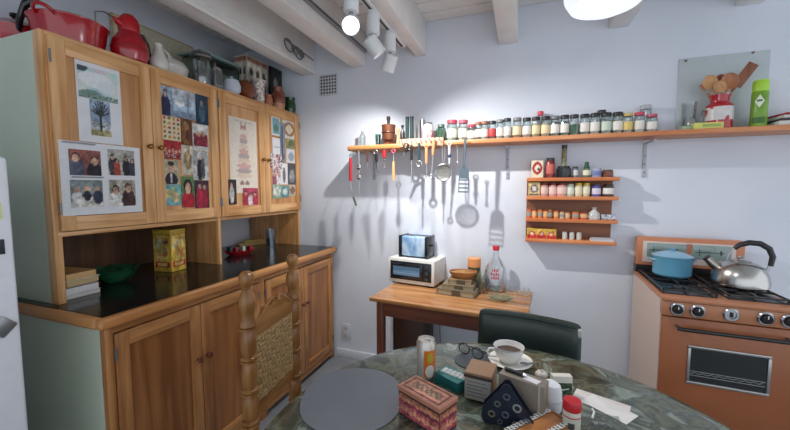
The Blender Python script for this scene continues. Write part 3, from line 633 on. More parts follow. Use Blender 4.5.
t, m = uten('strainer', 443.5, 146, 'round wire mesh strainer with thin wire handle', 'strainer')
b = B(); b.tube([(-1.5*m, 0, 0), (-1*m, 0, -10*m), (-.6*m, 0, -18*m)], .4*m, 6); b.tube([(1.5*m, 0, 0), (1*m, 0, -10*m), (.6*m, 0, -18*m)], .4*m, 6); b.tube([(-1.5*m, 0, 0), (0, 0, 1.5*m), (1.5*m, 0, 0)], .4*m, 6); b.done('handle', STEEL, t)
b = B(); b.ring(8*m, .7*m, (0, 0, -26*m), RX(PI/2), 24, 6); b.done('rim', STEEL, t)
b = B()
for i in range(-5, 6):
    x = i*1.4*m; hh = math.sqrt(max(0, (8*m)**2-x*x))
    dep = lambda q: .02*(1-min(1, q/(8*m)**2))
    P1 = [(x, dep(x*x+zz*zz), -26*m+zz) for zz in [hh*(k/4-1) for k in range(9)]]
    P2 = [(zz, dep(x*x+zz*zz), -26*m+x) for zz in [hh*(k/4-1) for k in range(9)]]
    b.tube(P1, .3*m, 4); b.tube(P2, .3*m, 4)
o = b.done('mesh_bowl', plain((176, 176, 168), .4, .7), t); o['kind'] = 'stuff'
t, m = uten('cheese_slicer', 449.3, 142, 'white handled tool with a dark blue head', lean=-.02); loop(t, m, 1.8, WHITEP); stick(t, m, 'handle', -3, -12, 1.3, 1, WHITEP); b = B(); b.sphere(2*m, (0, 0, -14*m), 1, .5, 1.1); b.done('head', plain((40, 56, 90), .4), t); stick(t, m, 'tip', -15.5, -22, 1.0, .5, WHITEP)
t, m = uten('nut_pick', 457.3, 146, 'thin steel pick beside the slotted turner'); loop(t, m, 1.2); stick(t, m, 'stem', -2, -15, .7, .5, STEEL); b = B(); b.sphere(1.2*m, (0, 0, -17*m), 1, .5, 1.6); b.done('tip', STEEL, t)
t, m = uten('slotted_turner', 465.3, 138.5, 'blue grey slotted turner, largest utensil on the rail', 'spatula', lean=.03)
TM = plain((104, 120, 130), .35, .6)
b = B(); b.tube([(0, 0, 0), (0, 0, -14*m), (-.3*m, -.004, -29*m)], [1.5*m, 1.3*m, .9*m], 8); b.done('handle', TM, t)
b = B(); b.prism([(-3, 0), (3, 0), (5.2, -4), (5.4, -12), (-4.6, -12), (-4.4, -4)], .0014, Matrix(((m, 0, 0, 0), (0, 0, 1, -.004), (0, m, 0, -28*m), (0, 0, 0, 1))))
for i in range(4): b.ext((-4.7*m, -.004, (-42-i*4)*m), (5.6*m, -.0026, (-40.6-i*4)*m))
for x0, x1 in ((-4.7, -3.9), (4.8, 5.6)): b.ext((x0*m, -.004, -54.0*m), (x1*m, -.0026, -39.5*m))
b.done('blade', TM, t)

# ------------------------------------------------------------ small four tier spice rack
RY0 = W-.11
t = thing('spice_rack', 'small four tier orange pine spice rack on the back wall', 'shelf')
RW = wood((196, 110, 60), (222, 142, 88), 'X', .45); RB = wood((120, 72, 46), (146, 92, 60), 'X', .5)
tiers = [ony(572, 179.2, RY0).z, ony(572, 198.2, RY0).z, ony(571, 221, RY0).z, ony(570, 242, RY0).z]
xl = [ony(527, 178, RY0).x, ony(526.5, 198, RY0).x, ony(526, 219, RY0).x, ony(525, 239.5, RY0).x]
xl0, xr_ = sum(xl)/4, ony(617, 200, RY0).x
tz = []
for i, z in enumerate(tiers):
    b = B(); b.ext((xl0, RY0, z-.011), (xr_+.01, W-.012, z+.011), .002); b.done('shelf_board', RW, t); tz.append(z+.011)
b = B(); b.ext((xl0+.003, W-.012, tiers[3]-.011), (xr_-.005, W-.001, tiers[0]+.011)); b.done('back_board', RB, t)
GS = 'small goods on the spice rack'
def ritem(tier, pxc, wpx, hpx, kind, col, label, cat, lidc=None, name='tin', Y=RY0+.045, fn=None, pyb=None):
    z = tz[tier]; p = ony(pxc, [177, 196, 218, 240][tier], Y); m = mpp((p.x, Y, z)); r = wpx*m/2; h = hpx*m
    t = thing(name, label, cat, (p.x, Y, z), 0, GS)
    if kind == 'box':
        b = B(); b.box((0, 0, h/2), (2*r, min(.05, 2*r), h), .0015); b.done('carton', plain(col, .55), t)
        if fn:
            me = print_mesh(2*r*.94, h*.94, 14, 16, fn); print_obj('printed_front', me, t, (-r*.94, -min(.05, 2*r)/2-.0006, h*.03), (0, 0, -PI/2))
    elif kind == 'jar':
        b = B(); b.lathe([(0, 0), (r*.95, 0), (r, .08*h), (r, .78*h), (r*.82, .84*h), (0, .84*h)], 16); b.done('body', plain(col, .3, coat=.3), t)
        b = B(); b.lathe([(0, .83*h), (r*.86, .83*h), (r*.86, .98*h), (0, h)], 16); b.done('lid', plain(lidc or (40, 40, 42), .4), t)
        if fn: b = B(); b.lathe([(r*1.01, .2*h), (r*1.02, .21*h), (r*1.02, .66*h), (r*1.01, .67*h)], 16); b.done('paper_label', plain(fn, .6), t)
    return t, r, h
rtin = lambda c, r_: painter(c, [('e', .5, .55, .34, .3, r_), ('e', .5, .55, .2, .17, (230, 222, 205)), ('r', .1, .05, .9, .16, r_)], .06, 3)
ritem(0, 537, 11, 17, 'box', (220, 206, 176), 'cream carton with a red round picture at the top tier left', 'carton', name='food_carton', fn=painter((222, 212, 184), [('e', .5, .56, .42, .36, (170, 36, 44)), ('e', .5, .56, .22, .2, (228, 214, 196)), ('e', .6, .5, .12, .1, (70, 60, 60))], .05, 1))
ritem(0, 550, 8.5, 20, 'jar', (120, 40, 38), 'tall red brown jar with black lid on the top tier', 'jar', name='sauce_jar', fn=(196, 100, 90))
t, r, h = ritem(0, 563.5, 13, 11.5, 'jar', (28, 34, 40), 'squat dark bottle with a long pale neck on the top tier', 'bottle', (30, 30, 32), name='liqueur_bottle')
b = B(); b.lathe([(r*.34, .95*h), (r*.3, 1.4*h), (r*.36, 1.45*h), (r*.36, 2.75*h), (0, 2.78*h)], 14); b.done('neck', blotch([(.4, (92, 92, 60)), (.6, (150, 146, 106))], 40, .5), t); b = B(); b.lathe([(r*.38, 2.5*h), (r*.4, 2.8*h), (0, 2.82*h)], 14); b.done('cap', BKL, t)
ritem(0, 575, 5.5, 11, 'jar', (110, 118, 140), 'tiny blue grey bottle with black cap on the top tier', 'bottle', name='extract_bottle', fn=(206, 206, 206))
t, r, h = ritem(0, 586.3, 6.5, 11, 'jar', (80, 110, 70), 'green bottle with tall dark green cap on the top tier', 'bottle', (24, 70, 52), name='sauce_bottle', fn=(220, 216, 190)); b = B(); b.lathe([(r*.7, .9*h), (r*.55, 1.4*h), (0, 1.42*h)], 12); b.done('tall_cap', plain((24, 76, 56), .35), t)
ritem(0, 596.5, 9, 9, 'jar', (150, 160, 190), 'low pale blue tin on the top tier', 'tin', (170, 178, 200), name='round_tin', fn=(110, 124, 170))
ritem(0, 607.5, 10, 7.5, 'jar', (110, 62, 44), 'low brown pot at the top tier right end', 'pot', (92, 50, 36), name='clay_pot')
ritem(1, 534, 10.5, 13.5, 'box', (214, 190, 130), 'tan printed box at the left of the second tier', 'carton', name='food_carton', fn=rtin((214, 192, 132), (110, 90, 110)))
for xx, w_, c, lb in ((543.7, 8.2, (206, 150, 140), 'pink salmon tin next to the tan box'), (552.5, 7.8, (206, 158, 146), 'pink tin, second of the three pink ones'), (561.5, 9.4, (208, 150, 140), 'wide pink tin with a red ring emblem')):
    ritem(1, xx, w_, 13, 'jar', c, lb, 'tin', (120, 44, 44), name='spice_tin', fn=(226, 196, 186))
ritem(1, 570, 7.2, 12.5, 'jar', (176, 190, 170), 'pale green jar with white label on the second tier', 'jar', (180, 184, 176), name='small_jar', fn=(222, 222, 210))
ritem(1, 578.2, 7, 13.5, 'jar', (206, 196, 160), 'left one of two small jars with yellow lids', 'jar', (214, 176, 44), name='small_jar', fn=(224, 216, 190))
ritem(1, 586, 6.6, 13.5, 'jar', (196, 190, 150), 'right one of two small jars with yellow lids', 'jar', (214, 180, 50), name='small_jar', fn=(226, 220, 196))
ritem(1, 596, 8, 12, 'jar', (88, 84, 150), 'purple tin on the second tier', 'tin', (70, 66, 120), name='spice_tin', fn=(210, 204, 220))
ritem(1, 608, 10, 12.5, 'jar', (70, 46, 36), 'dark jar with white label at the second tier right end', 'jar', (34, 30, 30), name='small_jar', fn=(222, 220, 214))
cols3 = [(206, 110, 70), (226, 150, 80), (214, 130, 76), (220, 140, 84), (120, 90, 70), (222, 130, 66), (206, 190, 170), (200, 150, 120), (214, 120, 70), (206, 96, 66)]
names3 = ['rust coloured tin at the left end of the third tier', 'pale orange tin, second on the third tier', 'tan orange tin, third on the third tier', 'light orange tin, fourth on the third tier', 'brown tin with grey label on the third tier', 'bright orange tin in the third tier middle', 'cream tin with dark lid on the third tier', 'dusty pink tin on the third tier', 'orange tin with a heaped lid on the third tier', 'red orange tin left of the tied bag']
for i, xx in enumerate((529, 534.2, 540, 545.5, 550, 556, 562, 567.5, 575.5, 583.5)):
    ritem(2, xx, 4.6 if i < 6 else (4.8 if i < 8 else 7), 8.5 if i < 6 else 7.2, 'jar', cols3[i], names3[i], 'tin', (120, 60, 40) if i % 2 else (186, 110, 70), name='spice_tin', fn=(226, 180, 130) if i % 2 else (150, 150, 140))
z = tz[2]; p = ony(594, 218, RY0+.045); m = mpp((p.x, RY0+.045, z))
t = thing('tied_bag', 'clear plastic bag knotted at the top on the third tier', 'bag', (p.x, RY0+.045, z), 0, GS)
b = B(); b.lathe([(0, 0), (5.2*m, 0), (5.8*m, 2*m), (4.6*m, 6*m), (1.6*m, 9*m), (1.2*m, 10*m), (2.6*m, 12*m), (0, 11*m)], 12, sy=.8)
for v in b.bm.verts: v.co.x += .5*m*math.sin(v.co.y*900+v.co.z*300)
b.done('pouch', blotch([(.35, (170, 172, 168)), (.65, (214, 214, 210))], 40, .25), t)
p = ony(607.5, 219, RY0+.05); t = thing('foil_packet', 'flat silver blue packet beside the tied bag', 'packet', (p.x, RY0+.04, z), 0, GS)
b = B(); b.box((0, 0, 2.6*m), (12*m, 7*m, 5.2*m), .006, 3); b.done('pouch', blotch([(.4, (120, 132, 160)), (.55, (214, 216, 220))], 45, .3), t)
for i, xx in enumerate((531.6, 541, 550.8)):
    ritem(3, xx, 9, 9.5, 'box', (222, 180, 70), ['left', 'middle', 'right'][i]+' one of three red and yellow cartons on the bottom tier', 'carton', name='small_carton', fn=painter((224, 186, 84), [('r', 0, 0, 1, .42, (196, 50, 52)), ('e', .5, .5, .3, .28, (214, 90, 60)), ('e', .5, .5, .16, .14, (236, 214, 180))], .06, i))
for i, xx in enumerate((564.5, 571.7, 578.8)):
    ritem(3, xx, 4.6, 7.5, 'jar', (200, 204, 196), ['left', 'middle', 'right'][i]+' one of three tiny clear shakers on the bottom tier', 'shaker', (190, 194, 196), name='tiny_shaker')
p = ony(601, 242, RY0+.05); m = mpp(p); t = thing('paper_stack', 'flat pile of white cards at the bottom tier right end', 'cards', (p.x, RY0+.045, tz[3]), 0, GS)
for i in range(3):
    b = B(); b.box((0, 0, (.45+i*1.0)*m), (20*m-i*m, .07, .9*m)); b.done('card', plain((214-12*i, 216-12*i, 218-10*i), .6), t, (0, 0, .0002*i), .02*i)

# ------------------------------------------------------------ wall fittings
p0, p1 = ony(320, 75, W), ony(338, 95, W)
t = thing('air_vent', 'square grey perforated air vent on the back wall', 'vent', ((p0.x+p1.x)/2, W-.0005, (p0.z+p1.z)/2))
b = B(); b.box((0, -.004, 0), (.165, .008, .165), .003); b.done('plate', plain((196, 200, 204), .5), t)
b = B()
for i in range(6):
    for j in range(6): b.box((-.0625+.025*i, -.0086, -.0625+.025*j), (.014, .0016, .014))
b.done('holes', plain((40, 44, 50), .6), t)
p = ony(346.5, 331, W)
t = thing('wall_socket', 'white wall socket plate low beside the cabinet', 'socket', (p.x, W-.0005, p.z))
b = B(); b.box((0, -.004, 0), (.085, .008, .13), .003); b.done('plate', plain((206, 208, 214), .4), t)
for dz in (-.03, .03): b = B(); b.box((0, -.0085, dz), (.034, .002, .028), .001); b.done('outlet', plain((190, 192, 198), .4), t)

# ------------------------------------------------------------ track lights, rail, hooks, pendant
TX, TZ = -.778, 2.352
t = thing('light_track', 'white ceiling track with a black slot along the beam', 'track')
b = B(); b.ext((TX-.019, -.3, TZ), (TX+.019, 2.32, TZ+.03), .003); b.ext((TX+.019, -.3, TZ+.012), (-.75, 2.32, TZ+.03)); b.done('housing', WHITEP, t)
b = B(); b.ext((TX-.007, -.29, TZ-.0012), (TX+.007, 2.305, TZ+.002)); b.done('slot', BLACK, t)
def spot(y, aim, label, lit, power, cone=95, blend=.5, col=(1, .98, .95)):
    t = thing('track_spotlight', label, 'spotlight', (TX, y, TZ-.0012), 0, 'spotlights on the ceiling track')
    b = B(); b.box((0, 0, -.008), (.034, .07, .016), .003); b.done('adapter', WHITEP, t)
    b = B(); b.cyl(.036, .105, 24, (0, 0, -.12), bev=.004); b.done('body', WHITEP, t)
    c = Vector((0, 0, -.172)); head = Vector((TX, y, TZ))+c
    b = B(); b.tube([(0, 0, -.119), (0, 0, -.15)], .01, 10); b.done('joint', plain((150, 152, 156), .35, .6), t)
    d = (Vector(aim)-head).normalized(); q = Vector((0, 0, 1)).rotation_difference(d).to_matrix()
    b = B(); b.lathe([(0, -.04), (.034, -.04), (.04, -.032), (.042, .058), (.038, .058), (.036, .014), (0, .013)], 26, c, q); h = b.done('head', WHITEP, t)
    b = B(); b.lathe([(0, .0145), (.0345, .0145), (.0345, .018), (0, .0185)], 24, c, q); b.done('bulb', emis((255, 252, 246), 12 if lit else 1.2), h)
    L = bpy.data.lights.new('spot_light', 'SPOT'); L.energy = power; L.spot_size = math.radians(cone); L.spot_blend = blend; L.shadow_soft_size = .014; L.color = col
    lo = bpy.data.objects.new('spot_light', L); COL.objects.link(lo); lo.parent = t
    lo.location = c+d*.06; lo.rotation_euler = (-d).to_track_quat('Z', 'Y').to_euler()
    return t
spot(1.55, (-.2, .25, 1.3), 'white track spotlight shining towards the viewer, nearest of three', True, 22, 120, .8)
spot(1.81, (.30, 2.53, .52), 'white track spotlight aimed right along the wall, middle of three', False, 64, 118, 1)
spot(2.07, (-1.55, 2.53, .62), 'white track spotlight aimed left, closest to the back wall', False, 38, 116, 1)
t = thing('metal_rail', 'thin grey metal rail on the side of a ceiling beam', 'rail')
b = B(); b.ext((-1.1495, -.4, 2.425), (-1.125, 2.50, 2.45), .003); b.done('bar', plain((150, 152, 154), .4, .5), t)
b = B(); b.ext((-1.126, -.4, 2.434), (-1.1235, 2.49, 2.441)); b.done('groove', plain((90, 92, 94), .5), t)
t = thing('hanging_rings', 'grey metal hook bar with rings on the boxed beam', 'hook', (-1.582, 2.15, 2.44))
b = B(); b.tube([(.008, -.02, .0), (.02, .1, -.02), (.02, .30, -.035)], .005, 6); b.done('bar', DKSTEEL, t)
for dy, rr, dz in ((-.01, .045, -.035), (.06, .03, -.045), (.1, .045, -.05), (.14, .028, -.04)):
    b = B(); b.ring(rr, .006, (.02, dy, dz), RY(PI/2-.2), 18, 6); b.done('ring', DKSTEEL, t)
t = thing('pendant_lamp', 'large white glowing pendant lamp over the table', 'lamp', (.222, 1.25, 1.935))
b = B(); R = .118
b.lathe([(0, 0), (R*.55, .004), (R*.82, .018), (R*.95, .045), (R, .085), (R, .15), (R*.9, .2), (R*.6, .235), (R*.2, .25), (.03, .252)], 36); b.done('shade', emis((226, 232, 245), 1.0), t)
b = B(); b.cyl(.035, .05, 18, (0, 0, .25)); b.done('collar', WHITEP, t)
b = B(); b.cyl(.004, ZC-1.935-.3, 8, (0, 0, .3)); b.done('cord', WHITEP, t)
b = B(); b.cyl(.05, .02, 18, (0, 0, ZC-1.935-.021)); b.done('canopy', WHITEP, t)
L = bpy.data.lights.new('pendant_light', 'POINT'); L.energy = 5; L.shadow_soft_size = .13; L.color = (.97, .98, 1)
lo = bpy.data.objects.new('pendant_light', L); COL.objects.link(lo); lo.parent = t; lo.location = (0, 0, -.17)

# ------------------------------------------------------------ side table and what stands on it
SA = math.radians(-5); SC_ = Vector((-.40, 2.215, 0)); STZ = .72
SR = RZ(SA)
def sw(x, y, z=STZ): return SC_ + SR @ Vector((x, y, 0)) + Vector((0, 0, z))
TTOP = wood((160, 108, 64), (206, 152, 102), 'X', .2, .7); TLEG = wood((96, 52, 36), (124, 72, 50), 'Z', .4); TAPR = wood((96, 52, 36), (124, 72, 50), 'X', .4)
t = thing('side_table', 'worn wooden side table against the back wall', 'table', SC_, SA)
for i in range(4):
    b = B(); y0 = -.275+i*.1375; b.ext((-.465, y0+.0004, STZ-.024), (.465, y0+.1371, STZ), .003); b.done('plank', TTOP, t)
for sx in (-1, 1):
    for sy in (-1, 1):
        b = B(); b.box((sx*.405, sy*.225, (STZ-.024)/2), (.045, .045, STZ-.024), .003); b.done('leg', TLEG, t)
b = B(); b.ext((-.38, -.245, STZ-.115), (.38, -.225, STZ-.024)); b.ext((-.38, .225, STZ-.115), (.38, .245, STZ-.024)); b.ext((-.425, -.2, STZ-.115), (-.405, .2, STZ-.024)); b.ext((.405, -.2, STZ-.115), (.425, .2, STZ-.024)); b.done('apron', TAPR, t)
t = thing('storage_box', 'dark brown wooden box on the floor under the side table', 'box', (-.79, 2.335, 0), 0)
b = B(); b.box((.09, 0, .28), (.24, .2, .56), .004); b.done('carcass', plain((54, 34, 26), .5), t)
b = B(); b.box((.09, 0, .5605), (.25, .21, .001)); b.box((.09, -.1015, .28), (.2, .003, .5), .001); b.done('front', plain((72, 44, 32), .45), t)
b = B(); b.tube([(-.55, 2.505, .72), (-.545, 2.515, .6), (-.55, 2.515, .35), (-.54, 2.51, .2)], .003, 6); o = b.done('power_cord', plain((120, 120, 124), .5)); tag(o, 'thin grey power cord hanging behind the side table', 'cord')

pa, pb = onz(389, 282, STZ), onz(437, 286, STZ)
m = mpp(pa); oc = onz(412.5, 286, STZ); OW, OH, OD = .355, .188, .24
t = thing('toaster_oven', 'white mini oven with dark glass door on the side table', 'oven', (oc.x, oc.y+.125, STZ), math.radians(-8))
b = B(); b.ext((-OW/2, -OD/2+.012, .012), (OW/2, OD/2, OH), .01, 3); b.done('housing', plain((222, 222, 218), .35), t)
b = B(); b.ext((-OW/2, -OD/2, .012), (OW/2, -OD/2+.012, OH), .004); b.done('front_frame', plain((226, 226, 222), .35), t)
b = B(); b.ext((-OW/2+.018, -OD/2-.004, .038), (OW/2-.02, -OD/2, OH-.02), .001); b.done('fascia', plain((26, 32, 38), .2), t)
b = B(); b.ext((-OW/2+.026, -OD/2-.01, .046), (OW/2-.085, -OD/2-.004, OH-.03), .002); d = b.done('door', plain((30, 38, 46), .12), t)
b = B(); b.ext((-OW/2+.045, -OD/2-.0115, .07), (OW/2-.105, -OD/2-.01, OH-.055)); b.done('window', plain((104, 150, 190), .1, spec=.9), d)  # blue reflection on the dark glass is put into its colour
b = B(); b.tube([(-OW/2+.05, -OD/2-.022, OH-.038), (OW/2-.11, -OD/2-.022, OH-.038)], .005, 8); b.done('handle', BLACKG, d)
b = B(); b.ext((-OW/2+.045, -OD/2-.0125, .085), (OW/2-.105, -OD/2-.0115, .09)); b.done('rack_line', plain((150, 170, 190), .4), d)
for k in range(3):
    b = B(); b.cyl(.012, .016, 14, (OW/2-.05, -OD/2-.004, .06+.043*k), RX(PI/2)); b.done('dial', plain((60, 66, 70), .3), t)
for sx in (-1, 1):
    for sy in (-1, 1): b = B(); b.cyl(.012, .012, 10, (sx*(OW/2-.03), sy*(OD/2-.03), 0)); b.done('foot', BLACK, t)
tw, thh, td = .225, .155, .14
t = thing('toaster', 'chrome toaster with black ends on the mini oven', 'toaster', (oc.x-.005, oc.y+.12, STZ+OH+.0005), math.radians(-8))
b = B(); b.ext((-tw/2+.02, -td/2, .01), (tw/2-.02, td/2, thh), .014, 3); b.done('shell', blotch([(.35, (120, 160, 205)), (.5, (170, 200, 228)), (.65, (206, 222, 236))], 7, .15, 1.2, 3, .9), t)  # pale blue blotches painted in for the bright window reflected in the chrome
for sx in (-1, 1):
    b = B(); b.ext((min(sx*(tw/2-.02), sx*tw/2), -td/2-.003, 0), (max(sx*(tw/2-.02), sx*tw/2), td/2+.003, thh+.003), .006, 2); b.done('end_cap', BLACKG, t)
b = B(); b.ext((-tw/2+.03, -.035, thh), (tw/2-.03, -.01, thh+.0012)); b.ext((-tw/2+.03, .01, thh), (tw/2-.03, .035, thh+.0012)); b.done('slot', BLACK, t)
b = B(); b.box((tw/2+.008, 0, .09), (.018, .03, .012), .003); b.done('lever', BLACK, t)

BRN = wood((146, 122, 92), (180, 156, 122), 'X', .7)
pc = onz(457, 296, STZ); pc = Vector((pc.x, pc.y+.085, STZ)); z = STZ
lays = [(.245, .19, .038, 'thick grey brown book at the bottom of the pile'), (.2, .16, .027, 'middle grey brown book of the pile'), (.15, .125, .03, 'smallest brown book at the top of the pile')]
for i, (w_, d_, h_, lb) in enumerate(lays):
    t = thing('old_book', lb, 'book', (pc.x+.004*i, pc.y+.006*i, z+.0003), math.radians(-8+5*i), 'pile of old books on the side table')
    cm = plain([(116, 104, 84), (128, 114, 92), (140, 112, 82)][i], .7, var=.15)
    b = B(); b.ext((-w_/2, -d_/2, 0), (w_/2, d_/2, .004), .0015); b.ext((-w_/2, -d_/2, h_-.004), (w_/2, d_/2, h_), .0015); b.ext((-w_/2, -d_/2, .004), (-w_/2+.004, d_/2, h_-.004)); b.done('cover', cm, t)
    b = B(); b.ext((-w_/2+.004, -d_/2+.005, .004), (w_/2-.005, d_/2-.005, h_-.004)); b.done('pages', plain((172, 158, 128), .8, var=.12, scale=80), t)
    b = B(); b.ext((-.02, -d_/2-.0015, .001), (.035, -d_/2, h_-.001)); b.done('strap', plain((84, 74, 56), .7), t)
    z += h_+.0003
t = thing('wooden_bowl', 'oval brown wooden dish on top of the book pile', 'bowl', (pc.x+.02, pc.y+.015, z+.0003), math.radians(8))
b = B(); b.lathe([(0, 0), (.06, 0), (.085, .03), (.092, .045), (.086, .045), (.078, .03), (.055, .008), (0, .008)], 26, sy=.72); b.done('dish', wood((132, 84, 46), (172, 116, 68), 'X', .35), t)
b = B(); b.lathe([(0, .038), (.05, .042), (.08, .034)], 20, sy=.7); b.done('bread', blotch([(.35, (140, 96, 52)), (.65, (190, 148, 92))], 30, .8), t)
pc2 = onz(474.5, 279, STZ+.0)
t = thing('canister', 'tall dark canister with an orange wooden lid', 'canister', (-.292, 2.41, STZ))
b = B(); b.cyl(.043, .15, 22, bev=.003); b.done('body', plain((64, 66, 52), .4), t)
b = B(); b.cyl(.0445, .062, 22, (0, 0, .15), bev=.004); b.done('lid', plain((222, 150, 92), .5), t)
b = B(); b.lathe([(.0435, .03), (.0438, .03), (.0438, .12), (.0435, .12)], 22); b.done('paper_label', blotch([(.4, (58, 60, 46)), (.6, (150, 140, 90))], 50, .6), t)
pg = onz(495, 291, STZ)
t = thing('glass_jug', 'big clear glass bottle with red cap and red lettering', 'bottle', (pg.x, pg.y+.02, STZ))
b = B(); b.lathe([(0, 0), (.066, 0), (.072, .009), (.073, .125), (.066, .16), (.042, .2), (.022, .23), (.017, .255), (.019, .275)], 28); b.done('glass_body', glass((246, 249, 250), .05), t)
b = B(); b.lathe([(0, .272), (.021, .272), (.022, .295), (.019, .302), (0, .302)], 18); b.done('cap', plain((196, 30, 50), .4), t)
fa = math.atan2(-pg.y, -pg.x)
for k, (dz, w_) in enumerate(((.15, .3), (.125, .42), (.10, .36))):
    n = 4
    for q in range(n): arcpatch(t, 'red_letter', .0742, fa-w_+q*2*w_/n, fa-w_+(q+.62)*2*w_/n, dz-.009, dz+.006+.004*((q+k) % 2), plain((200, 40, 56), .5), None, 3)
b = B(); b.lathe([(0, .003), (.066, .006), (.068, .014), (0, .015)], 22); b.done('residue', glass((215, 225, 220), .1), t)
rn = random.Random(3)
pt = onz(480.5, 293, STZ)
t = thing('dried_twigs', 'dried grey green twigs in a small glass beside the jug', 'twigs', (pt.x, pt.y, STZ))
b = B(); b.lathe([(0, 0), (.022, 0), (.026, .075), (.024, .075), (.02, .004), (0, .004)], 16); b.done('vase', GL, t)
for k in range(7):
    a, l = rn.uniform(0, 6.3), rn.uniform(.12, .2); q = .02
    b = B(); b.tube([(.005*math.cos(a), .005*math.sin(a), .006), (q*math.cos(a), q*math.sin(a), .08), (2.2*q*math.cos(a+.3), 2.2*q*math.sin(a+.3), l)], [.0022, .003, .0015], 6); b.done('twig', plain((128, 128, 104), .8), t)
pn = onz(499, 301, STZ)
t = thing('wire_nest', 'tangle of dried grey green stems lying before the jug', 'dried plant', (pn.x, pn.y+.03, STZ))
b = B()
for k in range(26):
    a, rr = rn.uniform(0, 6.3), rn.uniform(.02, .06); cx, cy = rn.uniform(-.02, .02), rn.uniform(-.015, .015)
    b.tube([(cx+rr*math.cos(a+i*.45)*1.2, cy+rr*math.sin(a+i*.45)*.8, .004+.02*abs(math.sin(i*.7+k))) for i in range(9)], .0018, 5)
o = b.done('stems', plain((150, 148, 120), .8), t); o['kind'] = 'stuff'
pn = onz(517, 294, STZ)
t = thing('wire_rack', 'small bent wire rack at the right of the side table', 'rack', (pn.x+.01, pn.y+.02, STZ), math.radians(-15))
for k in range(5):
    x = -.06+.03*k
    b = B(); b.tube([(x, -.03, .0022), (x, -.028, .03), (x, 0, .042), (x, .028, .03), (x, .03, .0022)], .002, 6); b.done('wire', plain((172, 172, 164), .35, .7), t)
b = B(); b.tube([(-.07, -.03, .0025), (.07, -.03, .0025)], .0022, 6); b.tube([(-.07, .03, .0025), (.07, .03, .0025)], .0022, 6); b.done('base_wire', plain((172, 172, 164), .35, .7), t)

# ------------------------------------------------------------ stove
VA = math.radians(-3)
COP = blotch([(.3, (146, 84, 48)), (.7, (160, 95, 57))], 3, .32, .3, 3, .5)
COPT = blotch([(.3, (172, 112, 78)), (.7, (182, 122, 86))], 3, .3, .3, 3, .5)
SIDE = plain((206, 184, 172), .45)  # reflected light on the stove side is put into this pale pinkish colour
SWD, SDP = .50, .585
t = thing('gas_stove', 'copper brown gas stove with black knobs and oven door', 'stove', (.632, 1.925, 0), VA)
b = B(); b.ext((0, .03, .05), (.004, SDP, .882)); b.done('side_panel', SIDE, t); b = B(); b.ext((SWD-.004, .03, .05), (SWD, SDP, .882)); b.done('side_panel', SIDE, t)
b = B(); b.ext((.004, .04, .05), (SWD-.004, SDP, .87)); b.ext((.03, .06, 0), (SWD-.03, SDP-.03, .05)); b.done('body', plain((60, 44, 36), .5), t)
b = B(); b.ext((-.004, 0, .882), (SWD+.004, SDP, .902), .005, 3); b.done('cooktop', COPT, t)
b = B(); b.ext((0, .008, .812), (SWD, .04, .881), .003); cp = b.done('control_panel', COPT, t)
for i, kx in enumerate((.055, .13, .248, .362, .437)):
    b = B(); b.lathe([(.017, 0), (.0285, 0), (.0295, .006), (.025, .010), (.017, .010)], 24, (kx, .008, .848), RX(PI/2)); k = b.done('knob_ring', CHROME, cp)
    if i == 2:
        b = B(); b.lathe([(0, 0), (.02, 0), (.02, .006), (0, .007)], 20, (kx, .008, .848), RX(PI/2)); b.done('dial_face', plain((196, 198, 200), .2, .8), cp)
        b = B(); b.box((kx, .0, .85), (.012, .006, .022), .002); b.done('pointer', BLACK, cp)
    else:
        b = B(); b.lathe([(0, 0), (.022, 0), (.022, .012), (.018, .022), (0, .023)], 20, (kx, .008, .848), RX(PI/2)); b.done('knob', BLACKG, cp)
        b = B(); b.box((kx, -.0155, .858), (.003, .002, .013)); b.done('mark', WHITE, cp)
b = B(); b.ext((.004, .014, .26), (SWD-.004, .039, .806), .004); d = b.done('oven_door', COP, t)
b = B()
wx0, wx1, wz0, wz1 = .105, .395, .505, .685
for a_, c_ in (((wx0, wz0), (wx1, wz0+.012)), ((wx0, wz1-.012), (wx1, wz1)), ((wx0, wz0+.012), (wx0+.012, wz1-.012)), ((wx1-.012, wz0+.012), (wx1, wz1-.012))):
    b.ext((a_[0], .006, a_[1]), (c_[0], .0142, c_[1]), .003)
b.done('window_frame', plain((170, 170, 168), .3, .9), d)
b = B(); b.ext((wx0+.01, .0115, wz0+.01), (wx1-.01, .0135, wz1-.01)); b.done('window_pane', plain((30, 32, 32), .06, spec=.8), d)
for zz in (.545, .565): 
    b = B(); b.tube([(wx0+.014, .0105, zz), (wx1-.014, .0105, zz)], .0016, 6); b.done('rack_wire', plain((150, 152, 152), .4, .5), d)
b = B(); b.tube([(wx0+.016+i*.0148, .0105, .553+(.006 if i % 2 else 0)) for i in range(18)], .0014, 6); b.done('rack_wire', plain((150, 152, 152), .4, .5), d)
b = B(); b.tube([(.05, -.026, .768), (.075, -.034, .768), (SWD-.075, -.034, .768), (SWD-.05, -.026, .768)], .0085, 10); h = b.done('handle', BLACKG, d)
for hx in (.06, SWD-.06): b = B(); b.tube([(hx, .014, .768), (hx, -.028, .768)], .007, 8); b.done('handle_post', DKSTEEL, d)
b = B(); b.ext((.004, .016, .07), (SWD-.004, .039, .252), .004); b.done('drawer', COP, t)
b = B(); b.ext((.004, .03, .806), (SWD-.004, .041, .812)); b.done('gap_strip', BLACK, t)
